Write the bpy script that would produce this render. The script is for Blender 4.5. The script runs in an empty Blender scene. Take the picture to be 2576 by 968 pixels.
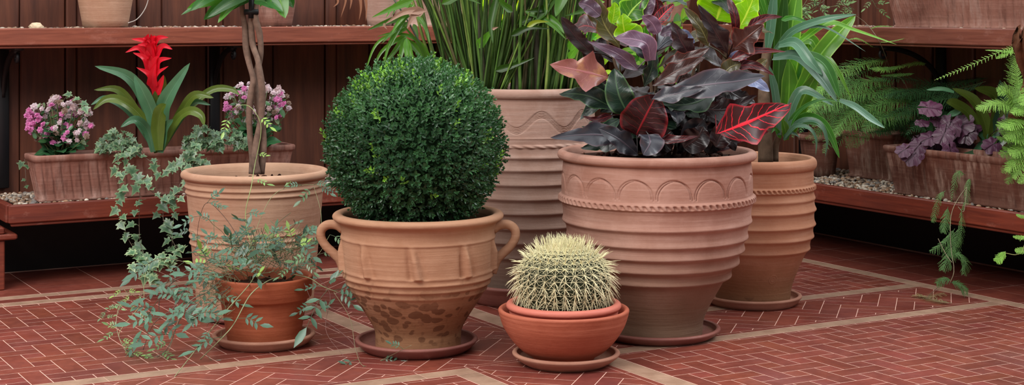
import bpy, math, random
import numpy as np
from mathutils import Vector, Matrix

random.seed(7)
rng = np.random.default_rng(7)
PI = math.pi
scene = bpy.context.scene
COL = scene.collection

# ------------------------------------------------------------------ camera, sky, light, exposure
H = 1.2            # eye height
ROT = math.atan2(4005.0, 7012.0)      # the left wall's direction as seen from the camera; the room is built along the axes
RZ_ = np.array([[math.cos(-ROT), -math.sin(-ROT), 0], [math.sin(-ROT), math.cos(-ROT), 0], [0, 0, 1.0]])
def W3(p):
    return Vector((RZ_ @ np.asarray(p, float)).tolist())
F = 4005.0         # focal length in pixels of the 2576 x 968 frame
HY = 20.0          # horizon row
cam_data = bpy.data.cameras.new('camera')
cam = bpy.data.objects.new('camera', cam_data)
COL.objects.link(cam)
cam.location = (0, 0, H)
cam.rotation_euler = (PI / 2, 0, -ROT)
cam_data.sensor_fit = 'HORIZONTAL'
cam_data.sensor_width = 36
cam_data.lens = F / 2576 * 36
cam_data.shift_y = -(484 - HY) / 2576
cam_data.clip_end = 200
scene.camera = cam

scene.view_settings.view_transform = 'Standard'
scene.view_settings.look = 'None'
scene.view_settings.gamma = 1
scene.view_settings.use_curve_mapping = False
scene.view_settings.exposure = 0.0
scene.cycles.use_denoising = True
scene.cycles.max_bounces = 8
scene.cycles.transparent_max_bounces = 8

world = bpy.data.worlds.new('World')
scene.world = world
world.use_nodes = True
wn = world.node_tree.nodes
wl = world.node_tree.links
bg = wn['Background']
tc = wn.new('ShaderNodeTexCoord')
sep = wn.new('ShaderNodeSeparateXYZ')
rmp = wn.new('ShaderNodeValToRGB')
wl.new(tc.outputs['Generated'], sep.inputs[0])
wl.new(sep.outputs['Z'], rmp.inputs[0])
rmp.color_ramp.elements[0].position = 0.0
rmp.color_ramp.elements[0].color = (.05, .045, .045, 1)
rmp.color_ramp.elements[1].position = 0.75
rmp.color_ramp.elements[1].color = (1.0, 1.0, 1.0, 1)
e = rmp.color_ramp.elements.new(0.25)
e.color = (.19, .19, .20, 1)
wl.new(rmp.outputs[0], bg.inputs['Color'])
bg.inputs['Strength'].default_value = 1.6

def area_light(name, loc, target, size, power, color):
    d = bpy.data.lights.new(name, 'AREA')
    d.shape = 'RECTANGLE'
    d.size, d.size_y = size
    d.energy = power
    d.color = color
    o = bpy.data.objects.new(name, d)
    o.location = W3(loc)
    o.rotation_euler = (W3(target) - W3(loc)).to_track_quat('-Z', 'Y').to_euler()
    COL.objects.link(o)
    return o
# daylight through the glass roof: from the front left, and from the upper right behind the plants
area_light('roof_light_front', (-3.2, 1.2, 5.2), (.3, 6.2, .4), (4.0, 3.0), 420, (1.0, .97, .93))
area_light('roof_light_right', (5.0, 6.2, 5.4), (.8, 6.2, .5), (3.5, 3.0), 260, (.90, .95, 1.0))

# ------------------------------------------------------------------ room frame
# u runs along the left bench, v is the distance towards it
TH = math.atan2(7012.0, F)
AX = np.array([math.sin(TH), math.cos(TH), 0.0])
BX = np.array([-math.cos(TH), math.sin(TH), 0.0])
def UV(u, v, z=0.0):
    p = AX * u + BX * v
    return np.array([p[0], p[1], z])
def P(px, py, Y):
    """photo pixel at depth Y -> world point"""
    return np.array([(px - 1288) / F * Y, Y, H - (py - HY) / F * Y])
def FL(px, py, z=0.0):
    Y = (H - z) * F / (py - HY)
    return P(px, py, Y)
VF, VW = 6.902, 7.42       # left bench front, left wall
UF, UW = 5.014, 5.634      # right bench front, right wall
ZB = .364                  # bench height
ZS0, ZS1 = 1.036, 1.112    # upper shelf fascia

# ------------------------------------------------------------------ mesh helpers
class MB:
    def __init__(s):
        s.v, s.f, s.m, s.a, s.c = [], [], [], [], []
        s.n = 0
    def add(s, v, f, mi=0, a=None, c=None):
        v = np.asarray(v, float).reshape(-1, 3)
        k = len(v)
        s.v.append(v)
        off = s.n
        s.f.extend([tuple(i + off for i in q) for q in f])
        s.m.extend([mi] * len(f))
        s.a.append(np.zeros((k, 3)) if a is None else np.asarray(a, float).reshape(-1, 3))
        if c is None:
            c = np.ones((k, 3))
        c = np.asarray(c, float)
        if c.ndim == 1:
            c = np.tile(c, (k, 1))
        s.c.append(c)
        s.n += k
    def build(s, name, mats, parent=None, smooth=True):
        me = bpy.data.meshes.new(name)
        V = np.concatenate(s.v) @ RZ_.T
        me.from_pydata(V.tolist(), [], s.f)
        if not isinstance(mats, (list, tuple)):
            mats = [mats]
        for m in mats:
            me.materials.append(m)
        me.polygons.foreach_set('material_index', s.m)
        me.polygons.foreach_set('use_smooth', [smooth] * len(s.f))
        at = me.attributes.new('uvw', 'FLOAT_VECTOR', 'POINT')
        at.data.foreach_set('vector', np.concatenate(s.a).ravel())
        ac = me.attributes.new('tint', 'FLOAT_COLOR', 'POINT')
        cc = np.concatenate(s.c)
        ac.data.foreach_set('color', np.hstack([cc, np.ones((len(cc), 1))]).ravel())
        me.update()
        o = bpy.data.objects.new(name, me)
        COL.objects.link(o)
        if parent is not None:
            o.parent = parent
            o.matrix_parent_inverse = Matrix.Translation(-parent.location)
        return o
def thing(name, label, cat, loc, group=None):
    o = bpy.data.objects.new(name, None)
    o.location = W3(loc)
    o.empty_display_size = .05
    COL.objects.link(o)
    o['label'] = label
    o['category'] = cat
    if group:
        o['group'] = group
    return o
def tag(o, label=None, cat=None, group=None, kind=None):
    if label: o['label'] = label
    if cat: o['category'] = cat
    if group: o['group'] = group
    if kind: o['kind'] = kind
    return o

def grid_faces(nr, nc, wrap=False):
    f = []
    for i in range(nr - 1):
        for j in range(nc if wrap else nc - 1):
            a = i * nc + j
            b = i * nc + (j + 1) % nc
            f.append((a, b, b + nc, a + nc))
    return f
def box(mb, lo, hi, frame=None, bev=0.0, mi=0, c=None):
    """box in local coords, frame(p)->world; small chamfer"""
    lo = np.array(lo, float); hi = np.array(hi, float)
    b = min(bev, *( (hi - lo) * .45))
    def ring(z, e):
        x0, y0, x1, y1 = lo[0] + e, lo[1] + e, hi[0] - e, hi[1] - e
        k = b if b > 0 else 0
        return [(x0 + k, y0, z), (x1 - k, y0, z), (x1, y0 + k, z), (x1, y1 - k, z), (x1 - k, y1, z), (x0 + k, y1, z), (x0, y1 - k, z), (x0, y0 + k, z)]
    if b > 0:
        rows = [ring(lo[2], b), ring(lo[2] + b, 0), ring(hi[2] - b, 0), ring(hi[2], b)]
        v = np.array([p for r in rows for p in r])
        f = grid_faces(4, 8, True) + [tuple(range(7, -1, -1)), tuple(range(24, 32))]
    else:
        v = np.array([(x, y, z) for z in (lo[2], hi[2]) for (x, y) in ((lo[0], lo[1]), (hi[0], lo[1]), (hi[0], hi[1]), (lo[0], hi[1]))])
        f = grid_faces(2, 4, True) + [(3, 2, 1, 0), (4, 5, 6, 7)]
    if frame is not None:
        v = np.array([frame(p) for p in v])
    mb.add(v, f, mi, c=c)
UVF = lambda p: UV(p[0], p[1], p[2])

def smooth_path(pts, n):
    """catmull-rom through the points, n samples"""
    P_ = np.array(pts, float)
    if len(P_) == 2:
        t = np.linspace(0, 1, n)[:, None]
        return P_[0] * (1 - t) + P_[1] * t
    Q = np.vstack([2 * P_[0] - P_[1], P_, 2 * P_[-1] - P_[-2]])
    m = len(P_) - 1
    out = []
    for s in np.linspace(0, m, n):
        i = min(int(s), m - 1)
        t = s - i
        p0, p1, p2, p3 = Q[i], Q[i + 1], Q[i + 2], Q[i + 3]
        out.append(.5 * ((2 * p1) + (-p0 + p2) * t + (2 * p0 - 5 * p1 + 4 * p2 - p3) * t * t + (-p0 + 3 * p1 - 3 * p2 + p3) * t ** 3))
    return np.array(out)
def nrm(v):
    v = np.asarray(v, float)
    return v / (np.linalg.norm(v, axis=-1, keepdims=True) + 1e-12)
def tube(mb, pts, rad, n=6, mi=0, c=None, cap=True):
    pts = np.asarray(pts, float)
    k = len(pts)
    rad = np.broadcast_to(np.asarray(rad, float), (k,))
    T = nrm(np.gradient(pts, axis=0))
    ref = np.array([0, 0, 1.0]) if abs(T[0][2]) < .9 else np.array([1.0, 0, 0])
    X = nrm(np.cross(T[0], ref))
    rows = []
    for i in range(k):
        X = nrm(X - T[i] * np.dot(X, T[i]))
        Yv = np.cross(T[i], X)
        a = np.linspace(0, 2 * PI, n, endpoint=False)
        rows.append(pts[i] + rad[i] * (np.cos(a)[:, None] * X + np.sin(a)[:, None] * Yv))
    v = np.concatenate(rows)
    f = grid_faces(k, n, True)
    if cap:
        f += [tuple(range(n - 1, -1, -1)), tuple(range((k - 1) * n, k * n))]
    L = np.repeat(np.linspace(0, 1, k), n)
    A = np.stack([np.tile(np.linspace(0, 1, n), k), L, np.zeros(k * n)], 1)
    mb.add(v, f, mi, a=A, c=c)
def blade(mb, pts, width, nv, n=14, fold=.25, wprof=None, mi=0, c=None, wave=0.0, nx=4, curl=0.0, seed=0):
    """leaf blade along a path; nv = rough facing direction; wprof(t)->left,right half width factors"""
    C = smooth_path(pts, n)
    T = nrm(np.gradient(C, axis=0))
    nv = nrm(np.asarray(nv, float))
    S = nrm(np.cross(T, nv))
    N = nrm(np.cross(S, T))
    t = np.linspace(0, 1, n)
    if wprof is None:
        wprof = lambda q: (np.sin(PI * np.clip(q, 0, 1) ** .8) ** .7,) * 2
    wl_, wr_ = wprof(t)
    xs = np.linspace(-1, 1, nx + 1)
    V, A = [], []
    ph = seed * 1.7
    for i in range(n):
        for x in xs:
            w = (wl_[i] if x < 0 else wr_[i]) * width * .5
            off = w * x
            lift = abs(off) * fold - curl * off * off / max(width, 1e-6) * 2
            lift += wave * width * math.sin(t[i] * 17 + ph + x * 2) * abs(x) ** 1.5 * min(1, w / (width * .3 + 1e-9))
            V.append(C[i] + S[i] * off + N[i] * lift)
            A.append((x, t[i], w / (width * .5 + 1e-9)))
    mb.add(V, grid_faces(n, nx + 1), mi, a=A, c=c)
def strap(q):
    w = np.minimum(1, .55 + q * 1.6) * np.clip((1 - q) / .35, 0, 1) ** .6
    return w, w
def lance(q):
    w = np.clip(q / .18, 0, 1) ** .7 * np.clip((1 - q) / .8, 0, 1) ** .75
    return w, w
def ovate(q):
    w = np.sin(PI * np.clip(q, 0, 1) ** .75) ** .65
    return w, w
def lobed(s):
    r = np.random.default_rng(s)
    a1, a2 = r.uniform(.36, .46), r.uniform(.58, .68)
    d1, d2 = r.uniform(.45, .75), r.uniform(.45, .75)
    tipw = r.uniform(.5, .72)
    sh = r.uniform(-.05, .05)
    def fn(q):
        def side(off, dip):
            c = np.clip(q + off, 0, 1)
            low = np.clip(c / a1, 0, 1) ** .9 * np.clip((a2 + .02 - c) / (a2 - a1), 0, 1) ** .55 * (1 + .05 * np.sin(c * 30 + s))
            tip = tipw * np.clip((c - a2 * .55) / .3, 0, 1) ** .8 * np.clip((1 - c) / .34, 0, 1) ** .75
            neck = (1 - dip) * .8 * np.clip(c / .3, 0, 1) * np.clip((1 - c) / .3, 0, 1) ** .8
            return np.maximum(np.maximum(low, tip), neck) * np.clip(q / .05, 0, 1) * np.clip((1 - q) / .05, 0, 1) ** .5
        return side(sh, d1), side(-sh, d2)
    return fn
def put(tpl, org, d, nv, s=1.0):
    """place template verts (x side, y along, z normal) at org pointing d, facing nv"""
    d = nrm(d)
    x = nrm(np.cross(d, nv))
    z = np.cross(x, d)
    return org + s * (tpl[:, :1] * x + tpl[:, 1:2] * d + tpl[:, 2:3] * z)
def rvec():
    return nrm(rng.normal(size=3))

# ------------------------------------------------------------------ materials
def srgb(r, g, b):
    return tuple(((x / 255) / 12.92 if x <= 10 else ((x / 255 + .055) / 1.055) ** 2.4) for x in (r, g, b)) + (1,)
class NT:
    def __init__(s, name):
        s.m = bpy.data.materials.new(name)
        s.m.use_nodes = True
        s.nt = s.m.node_tree
        s.b = s.nt.nodes['Principled BSDF']
        s.out = s.nt.nodes['Material Output']
    def n(s, t, **k):
        o = s.nt.nodes.new('ShaderNode' + t)
        for a, b in k.items():
            setattr(o, a, b)
        return o
    def l(s, a, b):
        s.nt.links.new(a, b)
    def mix(s, fac, a, b, mode='MIX'):
        o = s.n('MixRGB', blend_type=mode)
        for i, x in ((0, fac), (1, a), (2, b)):
            if hasattr(x, 'links'): s.l(x, o.inputs[i])
            else: o.inputs[i].default_value = x
        return o.outputs[0]
    def math(s, op, a, b=0.0, c=0.0, clamp=False):
        o = s.n('Math', operation=op, use_clamp=clamp)
        for i, x in enumerate((a, b, c)):
            if hasattr(x, 'links'): s.l(x, o.inputs[i])
            else: o.inputs[i].default_value = x
        return o.outputs[0]
    def coord(s, scale=(1, 1, 1), kind='Object', rot=(0, 0, 0)):
        t = s.n('TexCoord')
        m = s.n('Mapping')
        m.inputs['Scale'].default_value = scale
        m.inputs['Rotation'].default_value = rot
        s.l(t.outputs[kind], m.inputs[0])
        return m.outputs[0]
    def noise(s, vec, scale=5, det=4, rough=.5, dist=0):
        o = s.n('TexNoise')
        o.inputs['Scale'].default_value = scale
        o.inputs['Detail'].default_value = det
        o.inputs['Roughness'].default_value = rough
        o.inputs['Distortion'].default_value = dist
        s.l(vec, o.inputs['Vector'])
        return o.outputs[0]
    def ramp(s, x, p0, p1, v0=0.0, v1=1.0):
        o = s.n('MapRange')
        s.l(x, o.inputs[0])
        for i, q in zip((1, 2, 3, 4), (p0, p1, v0, v1)):
            o.inputs[i].default_value = q
        return o.outputs[0]
    def bump(s, h, dist=.002, strength=1.0, prev=None):
        o = s.n('Bump')
        o.inputs['Distance'].default_value = dist
        o.inputs['Strength'].default_value = strength
        s.l(h, o.inputs['Height'])
        if prev is not None:
            s.l(prev, o.inputs['Normal'])
        return o.outputs[0]
    def fin(s, col, rough=.6, normal=None, spec=.5):
        if hasattr(col, 'links'): s.l(col, s.b.inputs['Base Color'])
        else: s.b.inputs['Base Color'].default_value = col
        if hasattr(rough, 'links'): s.l(rough, s.b.inputs['Roughness'])
        else: s.b.inputs['Roughness'].default_value = rough
        s.b.inputs['Specular IOR Level'].default_value = spec
        if normal is not None:
            s.l(normal, s.b.inputs['Normal'])
        return s.m

def terracotta(name, base, dark, pale, patina=None, patina_z=(0, .1), spots=None, spots_z=(0, .2), rough=.8, pale_amt=.5, streak=None):
    """fired clay with throwing lines, lime bloom and optional damp patina near the foot"""
    s = NT(name)
    c1 = s.coord((2.5, 2.5, 2.5))
    n1 = s.noise(c1, 1.6, 5, .6)
    col = s.mix(s.ramp(n1, .35, .7), base, dark)
    c2 = s.coord((3, 3, 60))
    n2 = s.noise(c2, 1.5, 3, .5)
    col = s.mix(s.math('MULTIPLY', s.ramp(n2, .5, .85), .45), col, pale)
    c3 = s.coord((6, 6, 4))
    n3 = s.noise(c3, 1.2, 6, .7)
    col = s.mix(s.math('MULTIPLY', s.ramp(n3, .48, .8), pale_amt), col, pale)
    sepn = s.n('SeparateXYZ')
    t = s.n('TexCoord')
    s.l(t.outputs['Object'], sepn.inputs[0])
    z = sepn.outputs['Z']
    if patina:
        nz = s.noise(s.coord((9, 9, 9)), 1, 5, .65)
        zz = s.math('ADD', z, s.math('MULTIPLY', s.math('SUBTRACT', nz, .5), .16))
        k = s.ramp(zz, patina_z[0], patina_z[1], 1, 0)
        k2 = s.math('MULTIPLY', k, .85)
        col = s.mix(k2, col, patina)
    if spots:
        vo = s.n('TexVoronoi', feature='F1')
        vo.inputs['Scale'].default_value = 22
        nd = s.n('TexNoise'); nd.inputs['Scale'].default_value = 9; nd.inputs['Detail'].default_value = 3
        mp = s.coord((1, 1, 1.4))
        s.l(mp, nd.inputs['Vector'])
        va = s.n('VectorMath', operation='MULTIPLY_ADD')
        va.inputs[1].default_value = (.06, .06, .06)
        s.l(nd.outputs[1], va.inputs[0])
        s.l(mp, va.inputs[2])
        s.l(va.outputs[0], vo.inputs['Vector'])
        thr = s.noise(s.coord((7, 7, 9)), 1, 3, .5)
        k = s.math('SUBTRACT', s.math('MULTIPLY', thr, .92), vo.outputs['Distance'])
        k = s.ramp(k, .0, .05)
        zz = s.math('ADD', z, s.math('MULTIPLY', s.math('SUBTRACT', thr, .5), .12))
        kz = s.ramp(zz, spots_z[0], spots_z[1], 1, 0)
        kz = s.math('MULTIPLY', kz, s.ramp(z, .02, .06))
        col = s.mix(s.math('MULTIPLY', s.math('MULTIPLY', k, kz), .75), col, spots)
        fine = s.noise(s.coord((40, 40, 25)), 1, 3, .6)
        col = s.mix(s.math('MULTIPLY', s.math('MULTIPLY', s.ramp(fine, .58, .68), kz), .45), col, spots)
    if streak:
        n5 = s.noise(s.coord((26, 26, 3)), 1, 5, .65)
        n6 = s.noise(s.coord((4, 4, 9)), 1, 4, .6)
        k = s.math('MULTIPLY', s.ramp(n5, .46, .64), s.ramp(n6, .40, .62))
        col = s.mix(s.math('MULTIPLY', k, .6), col, streak)
        n7 = s.noise(s.coord((34, 34, 2.2)), 1, 4, .6)
        col = s.mix(s.math('MULTIPLY', s.ramp(n7, .52, .68), .5), col, tuple(x * .45 for x in dark[:3]) + (1,))
    fn = s.noise(s.coord((60, 60, 90)), 1, 4, .6)
    b = s.bump(n2, .003, .5)
    b = s.bump(fn, .0015, .6, b)
    return s.fin(col, rough, b, .25)

def wood(name, base, dark, scale=(2, 2, 30), rough=.42, spec=.45, worn=None):
    s = NT(name)
    c = s.coord(scale)
    n1 = s.noise(c, 2.2, 6, .6, .4)
    col = s.mix(s.ramp(n1, .3, .7), base, dark)
    n2 = s.noise(s.coord((1.3, 1.3, 1.3)), 1.5, 4, .6)
    col = s.mix(s.math('MULTIPLY', s.ramp(n2, .45, .75), .5), col, dark)
    if worn:
        n3 = s.noise(s.coord((5, 5, 9)), 2, 6, .7)
        col = s.mix(s.math('MULTIPLY', s.ramp(n3, .58, .72), .35), col, worn)
    return s.fin(col, s.ramp(n2, .3, .7, rough - .08, rough + .12), s.bump(n1, .0012, .5), spec)

def leafmat(name, base, vein=None, edge=None, rough=.38, trans=.25, tcol=None, veinw=.05, side=0.0, tint=True, spec=.5, sidefreq=11, blotch=None, back=None, sidew=.10):
    """leaf with a midrib, side veins and translucency; uvw.x across, uvw.y along"""
    s = NT(name)
    a = s.n('Attribute', attribute_name='uvw')
    sp = s.n('SeparateXYZ')
    s.l(a.outputs['Vector'], sp.inputs[0])
    ax = s.math('ABSOLUTE', sp.outputs[0])
    col = base
    nn = s.noise(s.coord((1, 1, 1)), 30, 3, .5)
    col = s.mix(s.ramp(nn, .3, .7, 0, .35), col, tuple(x * .6 for x in base[:3]) + (1,))
    if blotch:
        n4 = s.noise(s.coord((1, 1, 1)), 14, 4, .6)
        col = s.mix(s.ramp(n4, .5, .62), col, blotch)
    bh = None
    if vein:
        mid = s.ramp(ax, veinw * .6, veinw * 1.6, 1, 0)
        if side > 0:
            w = s.math('SUBTRACT', s.math('MULTIPLY', sp.outputs[1], sidefreq), s.math('MULTIPLY', ax, 1.6))
            wob = s.noise(s.coord((1, 1, 1)), 40, 2, .5)
            w = s.math('ADD', w, s.math('MULTIPLY', wob, .7))
            fr = s.math('ABSOLUTE', s.math('SUBTRACT', s.math('FRACT', w), .5))
            sv = s.ramp(fr, .012, sidew, 1, 0)
            sv = s.math('MULTIPLY', sv, s.ramp(ax, .55, 1.0, 1, .25))
            mid = s.math('MAXIMUM', mid, s.math('MULTIPLY', sv, side))
        col = s.mix(mid, col, vein)
        bh = mid
    if edge:
        col = s.mix(s.ramp(ax, .84, .97), col, edge)
    if tint:
        at = s.n('Attribute', attribute_name='tint')
        col = s.mix(1.0, col, at.outputs['Color'], 'MULTIPLY')
    if back:
        g = s.n('NewGeometry')
        col = s.mix(s.math('MULTIPLY', g.outputs['Backfacing'], 1.0), col, back)
    nrmout = s.bump(bh, .0015, .5) if bh is not None else None
    s.fin(col, rough, nrmout, spec)
    if trans > 0:
        tr = s.n('BsdfTranslucent')
        tm = s.mix(1.0, col, (tcol or (1.5, 1.6, .9, 1)), 'MULTIPLY')
        s.l(tm, tr.inputs['Color'])
        mx = s.n('MixShader')
        mx.inputs[0].default_value = trans
        s.l(s.b.outputs[0], mx.inputs[1])
        s.l(tr.outputs[0], mx.inputs[2])
        s.l(mx.outputs[0], s.out.inputs['Surface'])
    return s.m
def plain(name, col, rough=.6, var=.3, scale=20, bump=.001, spec=.4, tint=False):
    s = NT(name)
    n1 = s.noise(s.coord((1, 1, 1)), scale, 4, .6)
    c = s.mix(s.ramp(n1, .3, .7, 0, 1), col, tuple(x * (1 - var) for x in col[:3]) + (1,))
    if tint:
        at = s.n('Attribute', attribute_name='tint')
        c = s.mix(1.0, c, at.outputs['Color'], 'MULTIPLY')
    return s.fin(c, rough, s.bump(n1, bump, .6), spec)

M = {}
M['wood_bench'] = wood('varnished_mahogany', srgb(134, 62, 44), srgb(94, 40, 30), worn=srgb(170, 120, 105))
M['wood_shelf'] = wood('varnished_mahogany_shelf', srgb(150, 84, 64), srgb(112, 58, 44), worn=srgb(176, 120, 105))
M['wood_shelf_r'] = wood('worn_mahogany_shelf', srgb(140, 84, 68), srgb(104, 56, 46), worn=srgb(165, 120, 108))
M['wood_wall'] = wood('panel_mahogany', srgb(108, 62, 44), srgb(68, 37, 28), scale=(14, 14, 1.2), rough=.5)
M['black'] = plain('near_black', srgb(14, 13, 16), .6, .4)
M['iron'] = plain('black_iron', srgb(20, 20, 24), .5, .3)
M['soil'] = plain('potting_soil', srgb(62, 40, 32), .95, .6, 60, .006, .1, True)
M['bark'] = plain('grey_brown_bark', srgb(134, 108, 94), .8, .45, 35, .003, .2)
M['bark_dark'] = plain('mottled_bark', srgb(120, 98, 80), .85, .55, 22, .004, .2)

def tilemat():
    s = NT('red_floor_tile')
    at = s.n('Attribute', attribute_name='tint')
    n1 = s.noise(s.coord((1, 1, 1)), 3.5, 5, .65)
    n2 = s.noise(s.coord((1, 1, 1)), 28, 4, .6)
    col = s.mix(s.ramp(n1, .35, .68), srgb(138, 70, 56), srgb(112, 54, 46))
    col = s.mix(s.ramp(n2, .4, .75, 0, .5), col, srgb(102, 46, 38))
    n3 = s.noise(s.coord((1, 1, 1)), 1.7, 6, .7)
    col = s.mix(s.ramp(n3, .56, .72, 0, .35), col, srgb(156, 104, 100))
    col = s.mix(1.0, col, at.outputs['Color'], 'MULTIPLY')
    r = s.ramp(s.noise(s.coord((1, 1, 1)), 9, 5, .6), .3, .7, .30, .48)
    return s.fin(col, r, s.bump(n2, .0006, .5), .5)
M['tile'] = tilemat()
def stripmat():
    s = NT('beige_stone_strip')
    at = s.n('Attribute', attribute_name='tint')
    n1 = s.noise(s.coord((1, 1, 1)), 14, 5, .65)
    col = s.mix(s.ramp(n1, .35, .68), srgb(170, 138, 116), srgb(144, 112, 92))
    col = s.mix(1.0, col, at.outputs['Color'], 'MULTIPLY')
    return s.fin(col, .45, s.bump(n1, .0006, .5), .45)
M['strip'] = stripmat()
M['grout'] = plain('pale_grout', srgb(236, 190, 172), .8, .2, 12)
M['pebble'] = plain('mixed_gravel', (1, 1, 1, 1), .7, .35, 60, .001, .3, True)

# ================================================================== THE SETTING
# ---- floor: tiles, stone strips and grout are one continuous floor
def clip_rect(poly, r):
    u0, u1, v0, v1 = r
    for ax, lim, sg in ((0, u0, 1), (0, u1, -1), (1, v0, 1), (1, v1, -1)):
        out = []
        for i in range(len(poly)):
            a, b = poly[i], poly[(i + 1) % len(poly)]
            da, db = sg * (a[ax] - lim), sg * (b[ax] - lim)
            if da >= 0:
                out.append(a)
            if (da >= 0) != (db >= 0):
                t = da / (da - db)
                out.append((a[0] + t * (b[0] - a[0]), a[1] + t * (b[1] - a[1])))
        poly = out
        if len(poly) < 3:
            return []
    return poly
fl = MB()
G = .0013
TL, TW = .215, .0715
def herring(rect, ang, ou=0.0, ov=0.0):
    u0, u1, v0, v1 = rect
    r2 = (u0 + G, u1 - G, v0 + G, v1 - G)
    cx, cy = (u0 + u1) / 2, (v0 + v1) / 2
    R = math.hypot(u1 - u0, v1 - v0) / 2 + TL
    ca, sa = math.cos(ang), math.sin(ang)
    n1 = int(R * 1.5 / TW) + 3
    n2 = int(R * 1.5 / TL) + 3
    base_i = 0
    for j in range(-n2, n2 + 1):
        for i in range(-n1, n1 + 1):
            ox, oy = i * TW + j * TL, i * TW - j * TL
            for (a, b, c, d) in ((0, 0, TL, TW), (TL, TW - TL, TL + TW, TW)):
                x0, y0, x1, y1 = ox + a + G, oy + b + G, ox + c - G, oy + d - G
                mx, my = (x0 + x1) / 2, (y0 + y1) / 2
                if mx * mx + my * my > R * R:
                    continue
                poly = []
                for (x, y) in ((x0, y0), (x1, y0), (x1, y1), (x0, y1)):
                    poly.append((cx + ou + x * ca - y * sa, cy + ov + x * sa + y * ca))
                poly = clip_rect(poly, r2)
                if len(poly) < 3:
                    continue
                g = rng.uniform(.84, 1.08)
                if rng.random() < .06: g *= .84
                c_ = np.array([g, g * rng.uniform(.93, 1.06), g * rng.uniform(.9, 1.08)])
                fl.add([UV(p[0], p[1], 0) for p in poly], [tuple(range(len(poly)))], 0, c=c_)
def weave(rect, ou, ov, w=.0693):
    """three-brick basket: long tiles both ways with small squares between"""
    u0, u1, v0, v1 = rect
    r2 = (u0 + G, u1 - G, v0 + G, v1 - G)
    n = int(max(u1 - u0, v1 - v0) / w) + 8
    ci, cj = (u0 + u1) / 2 - ou, (v0 + v1) / 2 - ov
    a0, b0 = round((ci + cj) / (4 * w)), round((ci - cj) / (4 * w))
    for i in range(-n, n + 1):
        for j in range(-n, n + 1):
            bx, by = ou + 2 * w * (a0 + i + b0 + j), ov + 2 * w * (a0 + i - b0 - j)
            if bx < u0 - 3 * w or bx > u1 + 3 * w or by < v0 - 5 * w or by > v1 + 3 * w:
                continue
            for (x0, y0, x1, y1) in ((0, 0, 1, 3), (-1, 3, 2, 4), (1, 0, 2, 1), (1, 2, 2, 3)):
                q = ((bx + x0 * w + G, by + y0 * w + G), (bx + x1 * w - G, by + y0 * w + G), (bx + x1 * w - G, by + y1 * w - G), (bx + x0 * w + G, by + y1 * w - G))
                poly = clip_rect(list(q), r2)
                if len(poly) < 3:
                    continue
                g = rng.uniform(.84, 1.08)
                if rng.random() < .06: g *= .84
                fl.add([UV(p[0], p[1], 0) for p in poly], [tuple(range(len(poly)))], 0, c=np.array([g, g * rng.uniform(.93, 1.06), g * rng.uniform(.9, 1.08)]))
def red_row(rect, along, L=.24):
    u0, u1, v0, v1 = rect
    lo, hi = (u0, u1) if along == 'u' else (v0, v1)
    x = lo
    while x < hi - 1e-6:
        y = min(hi, x + L)
        r = (x + G, y - G, v0 + G * .6, v1 - G * .6) if along == 'u' else (u0 + G * .6, u1 - G * .6, x + G, y - G)
        if r[1] > r[0] and r[3] > r[2]:
            g = rng.uniform(.84, 1.04)
            fl.add([UV(a, b, 0) for a, b in ((r[0], r[2]), (r[1], r[2]), (r[1], r[3]), (r[0], r[3]))], [(0, 1, 2, 3)], 0, c=np.array([g, g, g]))
        x = y
def strip(rect, along):
    u0, u1, v0, v1 = rect
    L = .34
    lo, hi = (u0, u1) if along == 'u' else (v0, v1)
    x = lo
    while x < hi - 1e-6:
        y = min(hi, x + L * rng.uniform(.9, 1.1))
        r = (x + .0007, y - .0007, v0 + G, v1 - G) if along == 'u' else (u0 + G, u1 - G, x + .0007, y - .0007)
        g = rng.uniform(.88, 1.06)
        fl.add([UV(a, b, 0) for a, b in ((r[0], r[2]), (r[1], r[2]), (r[1], r[3]), (r[0], r[3]))], [(0, 1, 2, 3)], 1, c=np.array([g, g, g]))
        x = y
UL, VN = -2.0, 2.2       # how far the laid floor runs left and towards the viewer
UA0, UA1, UB0, UB1 = 2.425, 2.505, 2.940, 3.028
VA0, VA1, VB0, VB1 = 4.612, 4.685, 5.085, 5.160
weave((UL, UA0, VN, VA0), 1.325, 5.838)
weave((UL, UA0, VB1, 6.565), 1.325, 5.838)
weave((UB1, 4.93, VN, VA0), 3.856, 4.32)
weave((UB1, 4.93, VB1, 6.565), 3.856, 4.32)
BR_ = .024
herring((UL, 4.93, VA1 + BR_, VB0 - BR_), PI / 4)
for a, b in ((UL, UA1), (UB0, 4.93)):
    red_row((a, b, VA1, VA1 + BR_), 'u')
    red_row((a, b, VB0 - BR_, VB0), 'u')
fl_gap = (UA1, UB0)
red_row((UA1, UB0, VA1, VA1 + BR_), 'u')
red_row((UA1, UB0, VB0 - BR_, VB0), 'u')
herring((UA1 + BR_, UB0 - BR_, VN, VA1), PI / 4)
herring((UA1 + BR_, UB0 - BR_, VB0, 6.565), PI / 4)
for a, b in ((VN, VA1), (VB0, 6.565)):
    red_row((UA1, UA1 + BR_, a, b), 'v')
    red_row((UB0 - BR_, UB0, a, b), 'v')
for a, b in ((UL, UA1), (UB0, 4.93)):
    strip((a, b, VA0, VA1), 'u')
    strip((a, b, VB0, VB1), 'u')
for a, b in ((VN, VA0), (VB1, 6.565)):
    strip((UA0, UA1, a, b), 'v')
    strip((UB0, UB1, a, b), 'v')
strip((UL, 5.0, 6.57, 6.643), 'u')
strip((UL, 5.0, 6.72, 6.79), 'u')
strip((4.93, 5.0, VN, 6.565), 'v')
red_row((UL, 5.0, 6.645, 6.718), 'u')
for q in range(4):
    red_row((UL, 5.0, 6.792 + q * .15, 6.942 + q * .15), 'u', .3)
    red_row((5.002 + q * .15, 5.152 + q * .15, VN, 7.39), 'v', .3)
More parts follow.
